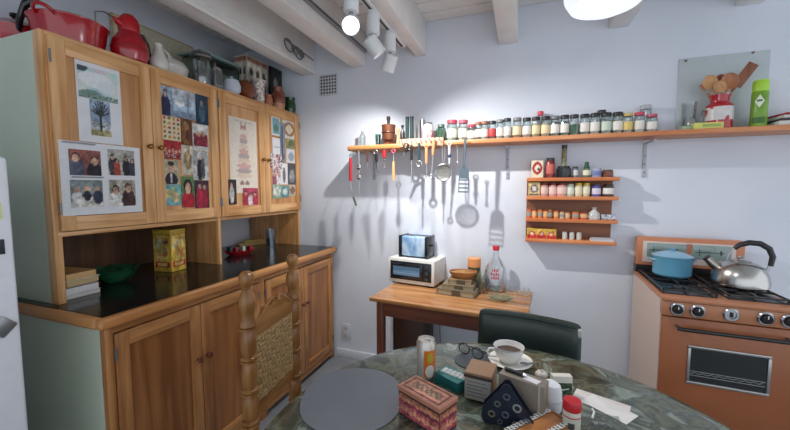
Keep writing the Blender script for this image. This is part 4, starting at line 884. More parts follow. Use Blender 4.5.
# backguard
BGY = SDP-.045
b = B(); b.ext((0, BGY, .902), (SWD, SDP, .945)); b.done('guard_base', plain((40, 36, 36), .3), t)
b = B()
b.ext((0, BGY-.004, .945), (SWD, SDP, 1.115), .008, 3); g = b.done('backguard', blotch([(.3, (190, 120, 84)), (.7, (200, 130, 94))], 4, .35), t)
b = B(); b.ext((.03, BGY-.009, .965), (SWD-.04, BGY-.003, 1.092), .003); b.done('inset_frame', plain((206, 190, 182), .4), g)
for x0, x1 in ((.05, .24), (.265, .44)):
    b = B(); b.ext((x0, BGY-.012, 1.0), (x1, BGY-.0085, 1.082), .002); b.done('dial_window', plain((128, 146, 142), .12, spec=.8), g)
    b = B(); b.ext((x0+.012, BGY-.0135, 1.04), (x1-.03, BGY-.0118, 1.044)); b.ext((x0+.03, BGY-.0135, 1.022), (x0+.034, BGY-.0118, 1.06)); b.ext((x1-.05, BGY-.0135, 1.03), (x1-.042, BGY-.0118, 1.055)); b.done('scale_mark', plain((54, 62, 60), .4), g)
b = B(); b.ext((.24, BGY-.014, .995), (.262, BGY-.0085, 1.086), .002); b.done('center_strip', plain((176, 104, 74), .4), g)
# grates
for gx in (.115, .36):
    b = B(); b.ext((gx-.105, .06, .902), (gx+.105, .52, .907), .003); gr = b.done('drip_tray', plain((30, 30, 32), .25), t)
    b = B(); b.ext((gx-.105, .06, .918), (gx-.097, .52, .925)); b.ext((gx+.097, .06, .918), (gx+.105, .52, .925)); b.ext((gx-.105, .06, .918), (gx+.105, .068, .925)); b.ext((gx-.105, .512, .918), (gx+.105, .52, .925)); b.ext((gx-.105, .286, .918), (gx+.105, .294, .925))
    for by in (.175, .405):
        for a in range(4):
            ca, sa = math.cos(a*PI/2), math.sin(a*PI/2)
            b.box((gx+ca*.065, by+sa*.072, .921), (.07 if a % 2 == 0 else .008, .008 if a % 2 == 0 else .08, .009))
    for fx in (-.1, .1):
        for fy in (.065, .29, .515): b.box((gx+fx, fy, .9125), (.008, .008, .013))
    b.done('grate', plain((24, 24, 26), .35), gr)
    for by in (.175, .405): b = B(); b.cyl(.036, .012, 20, (gx, by, .905), bev=.003); b.done('burner', plain((46, 46, 48), .4), gr)
SVR = RZ(VA)
def sv(x, y, z): return Vector((.632, 1.925, 0)) + SVR @ Vector((x, y, z))
GZ = .9256
pk = sv(.376, .275, GZ)
t = thing('kettle', 'brushed steel kettle with a black arched handle on the stove', 'kettle', pk, math.radians(-12)); KE = t
b = B(); b.lathe([(0, 0), (.118, 0), (.127, .008), (.128, .03), (.12, .07), (.10, .105), (.07, .126), (.045, .133), (0, .134)], 36); b.done('body', plain((186, 184, 180), .24, 1, var=.06, scale=6), t)
b = B(); b.lathe([(.046, .1325), (.048, .1365), (.03, .141), (.012, .143), (.012, .15), (.016, .155), (.012, .162), (0, .163)], 24); b.done('lid', plain((170, 168, 164), .3, 1), t)
b = B(); b.tube([(-.085, 0, .085), (-.12, 0, .11), (-.145, 0, .135)], [.03, .024, .02], 16); b.done('spout', plain((170, 165, 155), .3, 1), t)
b = B(); b.tube([(-.147, 0, .137), (-.151, 0, .141)], [.0205, .0205], 16); b.done('spout_cap', BLACK, t)
hp = [(-.03, 0, .2), (-.01, 0, .222), (.03, 0, .238), (.075, 0, .236), (.112, 0, .212), (.128, 0, .17), (.122, 0, .12)]
b = B(); b.tube(hp, [.011, .014, .015, .015, .015, .014, .012], 12); b.done('handle', plain((34, 34, 38), .4), t)
b = B(); b.tube([(.122, 0, .125), (.108, 0, .09)], .008, 8); b.done('bracket', STEEL, t); b = B(); b.tube([(-.03, 0, .2), (-.055, 0, .165), (-.06, 0, .125)], .005, 8); b.done('bracket', STEEL, t)
t.scale = (.86, .86, .9)
pp = sv(.138, .40, GZ)
BLU = plain((96, 160, 190), .2, coat=.4, var=.05); 
t = thing('cooking_pot', 'sky blue enamel pot with lid on the back burner', 'pot', pp)
b = B(); b.lathe([(0, 0), (.08, 0), (.088, .01), (.089, .1), (.092, .106), (.086, .106), (.084, .012), (0, .01)], 32); b.done('body', BLU, t)
b = B(); b.lathe([(.094, .1065), (.095, .111), (.082, .118), (.05, .13), (.02, .136), (0, .137)], 32); b.done('lid', plain((130, 176, 204), .2, coat=.4), t)
b = B(); b.cyl(.012, .014, 14, (0, 0, .136), r2=.017); b.done('lid_knob', plain((110, 160, 190), .25), t)
for s_ in (-1, 1): b = B(); b.tube([(s_*.084, -.026, .085), (s_*.1, -.02, .088), (s_*.1, .02, .088), (s_*.084, .026, .085)], .005, 8); b.done('side_handle', BLU, t)

# ------------------------------------------------------------ round table with cloth
TC, TR, TT = Vector((-.007, .869, 0)), .655, .74
t = thing('round_table', 'round dining table under the green marbled cloth', 'table', TC)
b = B(); b.lathe([(0, .712), (TR-.01, .712), (TR, .716), (TR, .730), (TR-.012, .7385), (0, .7385)], 64); b.done('tabletop', LOWF, t)
b = B(); b.lathe([(.0, .1), (.07, .1), (.08, .16), (.05, .25), (.045, .5), (.07, .6), (.16, .7), (.16, .712), (0, .712)], 24); b.done('pedestal', LOWF, t)
for k in range(4):
    a = PI/4+k*PI/2; b = B(); b.tube([(.04*math.cos(a), .04*math.sin(a), .14), (.22*math.cos(a), .22*math.sin(a), .07), (.36*math.cos(a), .36*math.sin(a), .03)], [.035, .032, .028], 10); b.done('foot', LOWF, t)
CL = B(); n = 128; prof = [(0, .742), (.2, .742), (.4, .742), (.56, .742), (.612, .7418), (.63, .7405), (.648, .7385), (.66, .733), (.664, .722), (.666, .70), (.670, .66), (.676, .60)]
rings = []
for k, (r, z) in enumerate(prof):
    if r == 0: rings.append([CL.bm.verts.new((0, 0, z))]); continue
    row_ = []
    for i in range(n):
        a = 2*PI*i/n; q = max(0, k-8)/3; rr = r+q*(.012*math.sin(a*14)+.006*math.sin(a*23+1)); row_.append(CL.bm.verts.new((rr*math.cos(a), rr*math.sin(a), z)))
    rings.append(row_)
for a_, c_ in zip(rings, rings[1:]):
    for i in range(n):
        j = (i+1) % n
        if len(a_) == 1: CL.bm.faces.new((a_[0], c_[i], c_[j]))
        else: CL.bm.faces.new((a_[i], c_[i], c_[j], a_[j]))
MARB = blotch([(.30, (34, 40, 34)), (.42, (62, 70, 58)), (.49, (96, 100, 82)), (.55, (58, 68, 60)), (.63, (128, 140, 130)), (.72, (78, 88, 78))], 8, .2, 1.3, 8, .5, .3)
o = CL.done('tablecloth', MARB, None, TC); tag(o, 'glossy green marbled vinyl cloth on the round table', 'tablecloth')
TT = .7423
def on(x, y): return onz(x, y, TT)

# placemats
def mat_oval(name, label, c, ax, ay, rz, col, th=.003):
    t = thing(name, label, 'placemat', (c[0], c[1], TT), rz, 'grey placemats on the round table')
    b = B(); pts = []
    for i in range(48):
        a = 2*PI*i/48; ca, sa = math.cos(a), math.sin(a); pts.append((ax*math.copysign(abs(ca)**.9, ca), ay*math.copysign(abs(sa)**.9, sa)))
    b.prism(pts, th, Matrix.Identity(4)); b.done('mat', plain(col, .45, var=.1, scale=9), t); return t
mat_oval('placemat', 'large oval slate grey placemat at the left of the table', (-.488, .958), .174, .158, math.radians(110), (98, 105, 113))
mat_oval('placemat', 'dark grey oval placemat under the eyeglasses', (-.12, 1.335), .11, .075, math.radians(15), (66, 74, 80))
# patterned box
t = thing('patterned_box', 'folk patterned red and brown cardboard box', 'box', (-.2395, .933, TT), math.radians(-26.5))
bw, bd, bh = .153, .075, .086
b = B(); b.ext((-bw/2, -bd/2, 0), (bw/2, bd/2, bh-.014), .002); b.done('carton', plain((150, 60, 66), .6), t)
def folk(u, v):
    if v < .08 or v > .9: return (70, 44, 44)
    k = int((v+.16*abs((u*6) % 1-.5))*7); q = math.sin(u*60+k*2.3+v*20)-.55
    pal = [((176, 48, 70), (206, 116, 96)), ((84, 60, 96), (196, 90, 100)), ((190, 70, 84), (224, 170, 130)), ((120, 40, 60), (206, 120, 110)), ((66, 74, 100), (170, 60, 80)), ((196, 96, 84), (222, 160, 120)), ((120, 80, 70), (190, 120, 90))]
    return pal[k % 7][0 if q > 0 else 1]
def face(t, name, w, h, fn, loc, rot, res): print_obj(name, print_mesh(w, h, res[0], res[1], fn), t, loc, rot)
face(t, 'print_front', bw*.99, bh-.017, painter(folk, [], .1), (-bw/2*.99, -bd/2-.0006, .0015), (0, 0, -PI/2), (44, 24))
face(t, 'print_side', bd*.98, bh-.017, painter(folk, [], .1), (bw/2+.0006, -bd/2*.98, .0015), (0, 0, 0), (24, 24))
b = B(); b.ext((-bw/2-.003, -bd/2-.003, bh-.014), (bw/2+.003, bd/2+.003, bh), .002); lid = b.done('lid', plain((176, 120, 98), .6, var=.12), t)
def lidp(u, v):
    e = min(u*2.0, (1-u)*2.0, v, 1-v)
    if e < .1: return (176, 124, 104)
    if e < .18: return (112, 62, 58)
    if e < .3: return (190, 136, 112)
    return (120, 92, 78) if (int(u*26)+int(v*9)) % 3 else (176, 140, 116)
me = print_mesh(bw*.97, bd*.97, 44, 22, painter(lidp, [], .08)); print_obj('lid_print', me, lid, (-bw/2*.97, -bd/2*.97, bh+.0007), (PI/2, -PI/2, -PI/2) if False else (0, -PI/2, -PI/2))
lidprint = lid.children[0]
# lay the lid print flat: local y -> +x, local z -> +y
lidprint.rotation_euler = Matrix(((0, 1, 0), (0, 0, 1), (1, 0, 0))).to_euler()
# drink can
pc = on(426, 376); m = mpp(pc)
t = thing('drink_can', 'slim white can with an orange label', 'can', (pc.x, pc.y, TT))
r, h = .0335, .136
b = B(); b.lathe([(0, 0), (r*.8, 0), (r, .008), (r, h-.012), (r*.86, h-.002), (r*.86, h), (r*.8, h), (r*.78, h-.004), (0, h-.004)], 28); b.done('body', plain((196, 192, 184), .25, .5), t)
fa = math.atan2(-pc.y, -pc.x)
arcpatch(t, 'orange_label', r*1.012, fa-.25, fa+1.15, .012, h-.03, plain((206, 116, 44), .4))
arcpatch(t, 'green_sun', r*1.02, fa+.1, fa+.75, .062, .098, plain((180, 160, 50), .4), lambda k: max(.03, math.sqrt(max(0, 1-(2*k-1)**2))))
arcpatch(t, 'white_oval', r*1.02, fa-.1, fa+.95, .012, .055, plain((220, 216, 208), .4), lambda k: max(.03, math.sqrt(max(0, 1-(2*k-1)**2))))
b = B(); b.box((.006, 0, h-.0025), (.018, .01, .0015)); b.done('pull_tab', STEEL, t)
# teal box with blister strip
t = thing('teal_box', 'small teal green carton beside the drink can', 'box', (-.205, 1.14, TT), math.radians(-28))
b = B(); b.ext((-.05, -.033, 0), (.05, .033, .034), .0015); b.done('carton', plain((22, 110, 108), .5), t)
b = B(); b.ext((-.0505, -.0335, .01), (.0505, .0335, .013)); b.done('stripe', plain((18, 80, 84), .5), t)
t = thing('pill_strip', 'silver blister strip of pills lying on the teal box', 'pills', (-.2, 1.145, TT+.0343), math.radians(-20))
b = B(); b.ext((-.045, -.016, 0), (.045, .016, .001)); b.done('foil', plain((190, 194, 198), .3, .7), t)
for i in range(5):
    for j in (-1, 1): b = B(); b.sphere(.0065, (-.034+.017*i, j*.0075, .001), 1, 1, .8, 10, 6); b.done('pill', plain((214, 218, 218), .25), t)
# eyeglasses
t = thing('eyeglasses', 'black framed eyeglasses folded on the grey placemat', 'glasses', (-.172, 1.352, TT+.0034), math.radians(-25))
for s_ in (-1, 1):
    b = B(); b.ring(.024, .0022, (s_*.03, 0, .023), RX(PI/2-.15), 20, 6, 1, .85); b.done('rim', BLACKG, t)
    b = B(); b.lathe([(0, 0), (.0235, 0)], 20, (s_*.03, 0, .023), RX(PI/2-.15), 1, .85); b.done('lens', glass((215, 220, 222), .1), t)
    b = B(); b.tube([(s_*.055, 0, .03), (s_*.056, .03, .024), (s_*.03, .05, .012), (-s_*.03, .056+.005*s_, .004)], .0022, 6); b.done('temple', BLACKG, t)
b = B(); b.tube([(-.008, 0, .028), (0, -.003, .031), (.008, 0, .028)], .002, 6); b.done('bridge', BLACKG, t)
# cartons
def carton(name, label, c, w_, d_, h_, rz, col, topc, prints=()):
    t = thing(name, label, 'box', (c[0], c[1], TT), rz)
    b = B(); b.ext((-w_/2, -d_/2, 0), (w_/2, d_/2, h_), .0015); b.done('carton', plain(col, .65, var=.08), t)
    for nm, lo, hi, cc in prints: b = B(); b.ext(lo, hi); b.done(nm, plain(cc, .6), t)
    return t
carton('kraft_box', 'brown kraft box with a white label on its top', (-.108, 1.118), .084, .095, .086, math.radians(-6), (150, 118, 92), None,
       [('front_print', (-.04, -.0507, .004), (.04, -.05, .07), (156, 156, 152)), ('dark_band', (-.044, -.051, .072), (.044, -.05, .08), (60, 50, 44)), ('top_label', (.0, -.03, .083), (.026, .04, .0836), (216, 210, 202)), ('label_text', (.009, -.02, .0836), (.016, .03, .0839), (110, 104, 100))])
b = B()
for i in range(5): b.ext((-.033, -.0512, .014+i*.011), (.033-.008*(i % 3), -.0506, .017+i*.011))
ob = [o for o in bpy.data.objects if o.name.startswith('kraft_box')][0]; b.done('print_line', plain((110, 110, 108), .6), ob)
t = carton('grey_box', 'tall grey brown carton behind the dark triangle', (.018, 1.062), .13, .05, .108, math.radians(-18), (132, 122, 110), None,
       [('edge_stripe', (.05, -.0256, .0), (.055, -.025, .107), (176, 168, 156))])
t = thing('black_pen', 'black pen lying on the grey carton', 'pen', (.0, 1.068, TT+.1083), math.radians(-22))
b = B(); b.tube([(-.036, 0, .006), (.02, 0, .006)], .0058, 8); b.done('barrel', BLACK, t); b = B(); b.tube([(.02, 0, .006), (.03, 0, .006)], [.0058, .002], 8); b.done('tip', STEEL, t)
t = thing('receipt', 'curled white paper slip on the grey carton', 'paper', (.042, 1.054, TT+.1083), math.radians(-22))
b = B(); b.prism([(-.022, -.014), (.02, -.018), (.024, .006), (-.018, .01)], .0006, Matrix.Identity(4)); b.done('slip', plain((222, 220, 226), .6), t)
# cup and saucer
pc = on(510, 365)
t = thing('saucer', 'white porcelain saucer under the cup', 'saucer', (pc.x, pc.y+.01, TT))
b = B(); b.lathe([(0, 0), (.04, 0), (.05, .006), (.078, .016), (.08, .018), (.076, .0185), (.048, .0095), (.03, .006), (0, .006)], 36); b.done('dish', PORC, t)
t2 = thing('teacup', 'white porcelain teacup with dark tea', 'cup', (pc.x-.006, pc.y+.012, TT+.0062), math.radians(15))
b = B(); b.lathe([(0, 0), (.026, 0), (.03, .003), (.044, .022), (.053, .045), (.056, .062), (.053, .062), (.05, .045), (.04, .022), (.026, .007), (0, .006)], 32); b.done('bowl', PORC, t2)
b = B(); b.lathe([(0, .042), (.048, .042)], 28); b.done('tea', plain((70, 44, 30), .1), t2)
b = B(); b.tube([(-.05, 0, .05), (-.072, 0, .05), (-.08, 0, .036), (-.07, 0, .02), (-.044, 0, .02)], .0045, 8); b.done('handle', PORC, t2)
b = B(); b.ring(.0557, .0012, (0, 0, .0615), None, 32, 6); b.done('rim_line', plain((110, 120, 150), .3), t2)
t = thing('teaspoon', 'small steel spoon lying on the saucer', 'spoon', (pc.x+.05, pc.y-.012, TT+.0175), math.radians(10))
b = B(); b.sphere(.011, (0, 0, .003), 1.5, .9, .3, 14, 6); b.done('bowl', DKSTEEL, t); b = B(); b.tube([(.014, 0, .003), (.045, .012, .006)], [.003, .0025], 6); b.done('handle', DKSTEEL, t)
# napkin triangle, wooden tray, patterned strip
t = thing('wooden_tray', 'low wooden box with a black and white edging at the table front', 'box', (.058, .963, TT), math.radians(50))
b = B(); b.ext((-.09, -.038, 0), (.09, .038, .005)); b.done('bottom', wood((138, 86, 46), (170, 112, 64), 'X', .4), t)
for lo_, hi_ in (((-.09, -.038, .005), (.09, -.031, .032)), ((-.09, .031, .005), (.09, .038, .032)), ((-.09, -.031, .005), (-.083, .031, .032)), ((.083, -.031, .005), (.09, .031, .032))): b = B(); b.ext(lo_, hi_, .001); b.done('side_board', wood((138, 86, 46), (170, 112, 64), 'X', .4), t)
for yy_, nm in ((.022, 'edging'), (-.03, 'edging')):
    me = print_mesh(.18, .016, 70, 6, lambda u, v: (224, 222, 218) if math.sin(u*95)+math.sin(v*14+u*40) > -.2 else (34, 34, 38)); po = print_obj(nm, me, t, (-.09, yy_, .0325) if yy_ > 0 else (-.09, -.038, .0325)); po.rotation_euler = Matrix(((0, 1, 0), (0, 0, 1), (1, 0, 0))).to_euler()
b = B(); b.ext((-.082, -.03, .0052), (.082, .03, .03), .001); b.done('block', wood((160, 100, 52), (190, 130, 76), 'X', .4), t)
t = thing('napkin_holder', 'dark blue triangular napkin holder with round motifs', 'holder', (-.018, .99, TT), math.radians(-3))
for dy in (-.014, .014):
    b = B(); b.prism([(-.066, 0), (.07, 0), (.078, .008), (.066, .03), (.0, .122), (-.012, .122), (-.07, .045), (-.074, .02)], .005, Matrix(((1, 0, 0, 0), (0, 0, 1, dy-.0025), (0, 1, 0, 0), (0, 0, 0, 1))), .001); b.done('plate', plain((26, 34, 50), .22), t)
b = B(); b.ext((-.055, -.0115, 0), (.055, .0115, .004)); b.done('base', plain((26, 34, 52), .25), t)
for (mx, mz, mr, mc) in ((-.006, .088, .010, (70, 84, 96)), (-.03, .062, .009, (90, 96, 90)), (.022, .062, .012, (130, 140, 140)), (-.045, .03, .010, (110, 100, 84)), (-.008, .036, .010, (76, 86, 110)), (.048, .028, .012, (88, 100, 110)), (.018, .016, .008, (100, 90, 80)), (-.022, .012, .007, (80, 90, 100))):
    b = B(); b.ring(mr*.8, mr*.22, (mx, -.0168, mz), RX(PI/2), 16, 6); b.done('motif', plain(mc, .3), t)
t = thing('paper_napkins', 'folded white paper napkins behind the napkin holder', 'napkins', (.096, 1.105, TT), math.radians(-15))
b = B(); b.lathe([(0, 0), (.03, 0), (.033, .01), (.032, .06), (.027, .078), (.012, .088), (0, .09)], 20, sy=.8); b.done('roll', plain((224, 226, 232), .7, bump=.2), t)
b = B(); b.lathe([(.0335, .03), (.0342, .031), (.0338, .036), (.033, .037)], 20, sy=.8); b.done('fold', plain((196, 200, 208), .7), t)
pc = on(571, 433)
t = thing('spice_shaker', 'clear shaker with a bright red lid at the table front', 'shaker', (pc.x, pc.y, TT))
b = B(); b.lathe([(0, 0), (.020, 0), (.022, .003), (.022, .066), (.02, .07)], 24); b.done('body', plain((206, 200, 186), .3), t)
b = B(); b.lathe([(.0222, .012), (.0225, .013), (.0225, .048), (.0222, .049)], 24); b.done('paper_label', plain((190, 190, 176), .6), t)
fa = math.atan2(-pc.y, -pc.x); arcpatch(t, 'label_print', .0228, fa-.35, fa+.35, .022, .04, plain((70, 66, 60), .6)); arcpatch(t, 'label_stripe', .0228, fa-1.3, fa+1.3, .052, .055, plain((180, 40, 44), .5))
b = B(); b.lathe([(0, .068), (.0225, .068), (.0235, .07), (.0235, .088), (.0215, .094), (0, .095)], 24); b.done('lid', plain((192, 38, 46), .35), t)
t = thing('cigarette_box', 'small white packet with a dark green picture', 'packet', (.135, 1.205, TT), math.radians(16))
b = B(); b.box((0, 0, .031), (.062, .022, .062), .0012, 1, RX(-.0)); b.done('carton', plain((214, 210, 200), .55), t)
b = B(); b.ext((-.030, -.0117, .002), (.030, -.011, .04)); b.done('picture', blotch([(.4, (30, 40, 30)), (.6, (70, 96, 66))], 60, .5), t)
b = B(); b.tube([(-.022, -.012, .026), (0, -.0122, .018), (.02, -.012, .022)], .002, 6); b.done('swirl', plain((206, 206, 196), .5), t)
for i, (cx, cy, rz, w_, h_, lb) in enumerate(((.245, 1.19, -20, .15, .075, 'long white envelope lying on the right of the table'), (.262, 1.165, -38, .13, .07, 'second paper lying askew on the white envelope'))):
    t = thing('envelope', lb, 'paper', (cx, cy, TT+.0012*i), math.radians(rz), 'papers on the right of the table')
    b = B(); b.ext((-w_/2, -h_/2, 0), (w_/2, h_/2, .001)); b.done('sheet', plain([(212, 206, 202), (220, 218, 216)][i], .7), t)
    b = B(); b.prism([(-w_/2, h_/2), (w_/2, h_/2), (0, 0)], .0004, Matrix.Translation((0, 0, .001))); b.done('flap', plain([(204, 196, 192), (212, 210, 208)][i], .7), t)
t = thing('plastic_wrapper', 'crumpled clear plastic wrapper at the table front right', 'wrapper', (.23, 1.075, TT), .3)
b = B(); rn = random.Random(11); g_ = 9; vv = {}
for i in range(g_):
    for j in range(g_): vv[i, j] = b.bm.verts.new(((i/(g_-1)-.5)*.12+rn.uniform(-.006, .006), (j/(g_-1)-.5)*.08+rn.uniform(-.005, .005), .002+rn.uniform(0, .014)*math.sin(PI*(i+.5)/g_)*math.sin(PI*(j+.5)/g_)*1.6))
for i in range(g_-1):
    for j in range(g_-1): b.bm.faces.new((vv[i, j], vv[i+1, j], vv[i+1, j+1], vv[i, j+1]))
b.done('film', glass((228, 234, 234), .07, .45), t)
b = B(); b.tube([(-.03, .0, .02), (-.015, .02, .026), (-.01, .04, .022)], .0028, 6); b.done('seal', plain((220, 222, 224), .4), t)
pc = on(535, 376); t = thing('garlic_bulb', 'small white knobbly garlic beside the saucer', 'garlic', (pc.x+.02, pc.y-.005, TT))
b = B()
for k in range(6): a = k*PI/3; b.sphere(.011, (.01*math.cos(a), .01*math.sin(a), .0115), 1, 1, 1.05, 10, 6)
b.tube([(0, 0, .018), (.003, 0, .03)], [.005, .003], 6); b.done('cloves', plain((206, 200, 192), .6), t)

# ------------------------------------------------------------ woven chair
CW = wood((124, 82, 42), (166, 118, 66), 'Z', .28); CWY = wood((124, 82, 42), (166, 118, 66), 'Y', .28); STRAW = plain((172, 142, 98), .75, var=.45, scale=70)
t = thing('woven_chair', 'carved wooden chair with turned posts and woven straw back', 'chair', (-.968, 1.18, 0), math.radians(8))
def post():
    r = .030; pr = [(0, 0), (.022, 0), (.025, .02)]
    z = .03
    while z < .90:
        pr += [(r*.76, z+.002), (r*.96, z+.02), (r, z+.05), (r*.93, z+.085), (r*.74, z+.098), (r*1.04, z+.101), (r*1.04, z+.108), (r*.76, z+.111), (r*1.04, z+.114), (r*1.04, z+.122)]; z += .125
    pr = [q for q in pr if q[1] < .93]
    pr += [(r*.72, .932), (r*.9, .95), (r*1.06, .975), (r*.98, 1.0), (r*.6, 1.025), (r*.5, 1.032), (r*.72, 1.036), (r*.5, 1.042), (r*.72, 1.05), (r*.93, 1.07), (r*.82, 1.088), (r*.45, 1.098), (0, 1.1)]
    return pr
PW = .172
for s_ in (-1, 1): b = B(); b.lathe(post(), 20, (0, s_*PW, 0)); b.done('back_post', CW, t)
top = []
for i in range(29):
    k = i/28; y = -.146+.292*k; u = abs(2*k-1)
    z = .895+.055*(.5+.5*math.cos(PI*min(1, u*1.1)))+(.010*math.cos(u*13) if .2 < u < .9 else 0); top.append((y, z))
poly = top+[(.146, .835), (.0, .835), (-.146, .835)]
b = B(); b.prism(poly, .022, Matrix(((0, 0, 1, -.011), (1, 0, 0, 0), (0, 1, 0, 0), (0, 0, 0, 1))), .003); cr = b.done('crest_rail', CWY, t)
for s_ in (-1, 1):
    b = B(); b.tube([(.012, s_*.14, .893), (.014, s_*.11, .905), (.014, s_*.085, .925), (.014, s_*.05, .948), (.014, s_*.022, .955), (.014, s_*.016, .938), (.013, s_*.032, .932)], .005, 8); b.done('scroll', CWY, cr)
b = B(); b.box((0, 0, .545), (.02, .292, .045), .004); b.done('lower_rail', CWY, t)
b = B(); b.ext((-.004, -.14, .568), (.004, .14, .835)); b.done('panel_backing', plain((44, 30, 18), .8), t)
wv = B(); nyc, nzc = 8, 8; cy_, cz_ = .276/nyc, .264/nzc
for i in range(nyc):
    for j in range(nzc):
        yc, zc = -.138+(i+.5)*cy_, .569+(j+.5)*cz_
        for side in (-1, 1):
            for q in (-1, 1):
                if (i+j) % 2: c_ = (side*.004, yc, zc+q*cz_*.25); d_ = (cy_*1.05, cz_*.36)
                else: c_ = (side*.004, yc+q*cy_*.25, zc); d_ = (cy_*.36, cz_*1.05)
                hy, hz = d_[0]/2, d_[1]/2; bmv = [wv.bm.verts.new((c_[0], c_[1]+a_*hy, c_[2]+e_*hz)) for a_, e_ in ((-1, -1), (1, -1), (1, 1), (-1, 1))]
                tv = [wv.bm.verts.new((c_[0]+side*.009, c_[1]+a_*hy*.55, c_[2]+e_*hz*.55)) for a_, e_ in ((-1, -1), (1, -1), (1, 1), (-1, 1))]
                fs = [tv]+[[bmv[w], bmv[(w+1) % 4], tv[(w+1) % 4], tv[w]] for w in range(4)]
                for f_ in fs: wv.bm.faces.new(f_ if side > 0 else f_[::-1])
o = wv.done('woven_panel', STRAW, t, sharp=60); o['kind'] = 'stuff'
for s_ in (-1, 1): b = B(); b.tube([(.002, s_*.139, .566+.27*k/16) for k in range(17)], .008, 8); b.done('woven_binding', STRAW, t)
b = B(); b.tube([(.002, -.139+.278*k/8, .834) for k in range(9)], .007, 8); b.done('woven_binding', STRAW, t)
b = B(); b.ext((.03, -.17, .405), (.38, .17, .44), .012, 3); b.done('seat', STRAW, t)
for s_ in (-1, 1): b = B(); b.lathe([(0, 0), (.02, 0), (.026, .05), (.028, .2), (.022, .22), (.028, .24), (.028, .42), (.02, .45), (0, .452)], 16, (.355, s_*.16, 0)); b.done('front_leg', CW, t)
for s_ in (-1, 1):
    b = B(); b.tube([(0, s_*PW, .2), (.355, s_*.16, .2)], .012, 8); b.done('stretcher', CW, t)
    b = B(); b.tube([(0, s_*PW, .42), (.355, s_*.16, .42)], .014, 8); b.done('seat_rail', CW, t)
b = B(); b.tube([(.355, -.16, .28), (.355, .16, .28)], .012, 8); b.done('stretcher', CW, t)

# ------------------------------------------------------------ green leather chair
LEA = blotch([(.3, (28, 40, 38)), (.7, (44, 58, 54))], 7, .3, .5, 4, .5)
t = thing('leather_chair', 'dark green leather chair with a worn corner behind the table', 'chair', (.036, 1.655, 0), math.radians(-9))
b = B(); bm = b.bm; nx_, nz2 = 14, 8; gridf, gridb = {}, {}
for i in range(nx_+1):
    for j in range(nz2+1):
        u = 2*i/nx_-1; v = j/nz2; x = u*.222; z = .44+v*.388
        y = -.03*u*u+.05*v
        e = min(1, (1-abs(u))*5, (1-v)*5+.05, v*6+.2); th = .016+.02*math.sqrt(max(0, e))
        gridf[i, j] = bm.verts.new((x, y-th, z-(.006 if j == nz2 and abs(u) > .98 else 0))); gridb[i, j] = bm.verts.new((x, y+th*.7, z-(.006 if j == nz2 and abs(u) > .98 else 0)))
for i in range(nx_):
    for j in range(nz2):
        bm.faces.new((gridf[i, j], gridf[i+1, j], gridf[i+1, j+1], gridf[i, j+1])); bm.faces.new((gridb[i, j+1], gridb[i+1, j+1], gridb[i+1, j], gridb[i, j]))
for i in range(nx_):
    bm.faces.new((gridf[i, nz2], gridf[i+1, nz2], gridb[i+1, nz2], gridb[i, nz2])); bm.faces.new((gridb[i, 0], gridb[i+1, 0], gridf[i+1, 0], gridf[i, 0]))
for j in range(nz2):
    bm.faces.new((gridf[0, j+1], gridb[0, j+1], gridb[0, j], gridf[0, j])); bm.faces.new((gridf[nx_, j], gridb[nx_, j], gridb[nx_, j+1], gridf[nx_, j+1]))
bmesh.ops.subdivide_edges(bm, edges=[], cuts=0); o = b.done('backrest', LEA, t, sharp=60)
sub = o.modifiers.new('round', 'SUBSURF'); sub.levels = 1; sub.render_levels = 1
b = B(); b.tube([(-.2+.4*k/12, -.03*(2*k/12-1)**2+.05-.03, .812) for k in range(13)], .003, 6); b.done('piping', plain((24, 34, 32), .4), o)
b = B(); b.box((.213, .004, .79), (.018, .03, .036), .006, 2); b.done('worn_patch', plain((172, 176, 172), .6, var=.25, scale=60), t)
b = B(); b.ext((-.2, -.43, .40), (.2, .02, .47), .025, 3); b.done('seat', LEA, t)
for sx in (-1, 1):
    for sy in (-.40, .0): b = B(); b.tube([(sx*.17, sy, .41), (sx*.185, sy+(.02 if sy == 0 else -.01), 0)], [.018, .014], 10); b.done('leg', plain((40, 34, 30), .4), t)

# ------------------------------------------------------------ things on the worktop, in the open niche
NZ = .9275
NT = .9262
def nz_(x, y): return onz(x, y, NT)
papers = [(.018, (196, 194, 188), .16, 'thin white magazine at the bottom of the paper stack'), (.028, (206, 206, 206), .15, 'white paperback low in the paper stack'), (.006, (120, 112, 100), .13, 'thin grey booklet in the paper stack'), (.022, (186, 160, 116), .13, 'tan book in the middle of the paper stack'), (.004, (206, 196, 170), .145, 'cream leaflet sticking out of the paper stack'), (.026, (196, 158, 104), .12, 'yellowish book on top of the paper stack')]
z = NT; rn = random.Random(5)
for i, (h, c, d_, lb) in enumerate(papers):
    rz_ = rn.uniform(-.15, .12)
    t = thing('stacked_book', lb, 'book', (-1.915+.004*i, .955-.004*(i % 3), z+.0002), rz_, 'stack of books and papers in the niche')
    b = B(); b.ext((-.1, -d_/2, 0), (.1, d_/2-.003, h), .001); b.done('pages', plain(tuple(min(255, v+14) for v in c), .8, var=.1, scale=90), t)
    b = B(); b.ext((-.102, -d_/2-.0015, h), (.102, d_/2, h+.0012)); b.done('cover', plain(c, .6), t)
    z += h+.0016
pc = nz_(122, 279)
t = thing('leaf_bowl', 'dark green glazed bowl with scalloped leaf rim', 'bowl', (-1.95, 1.18, NT))
b = B(); R_ = .098; nn = 48; rg = []
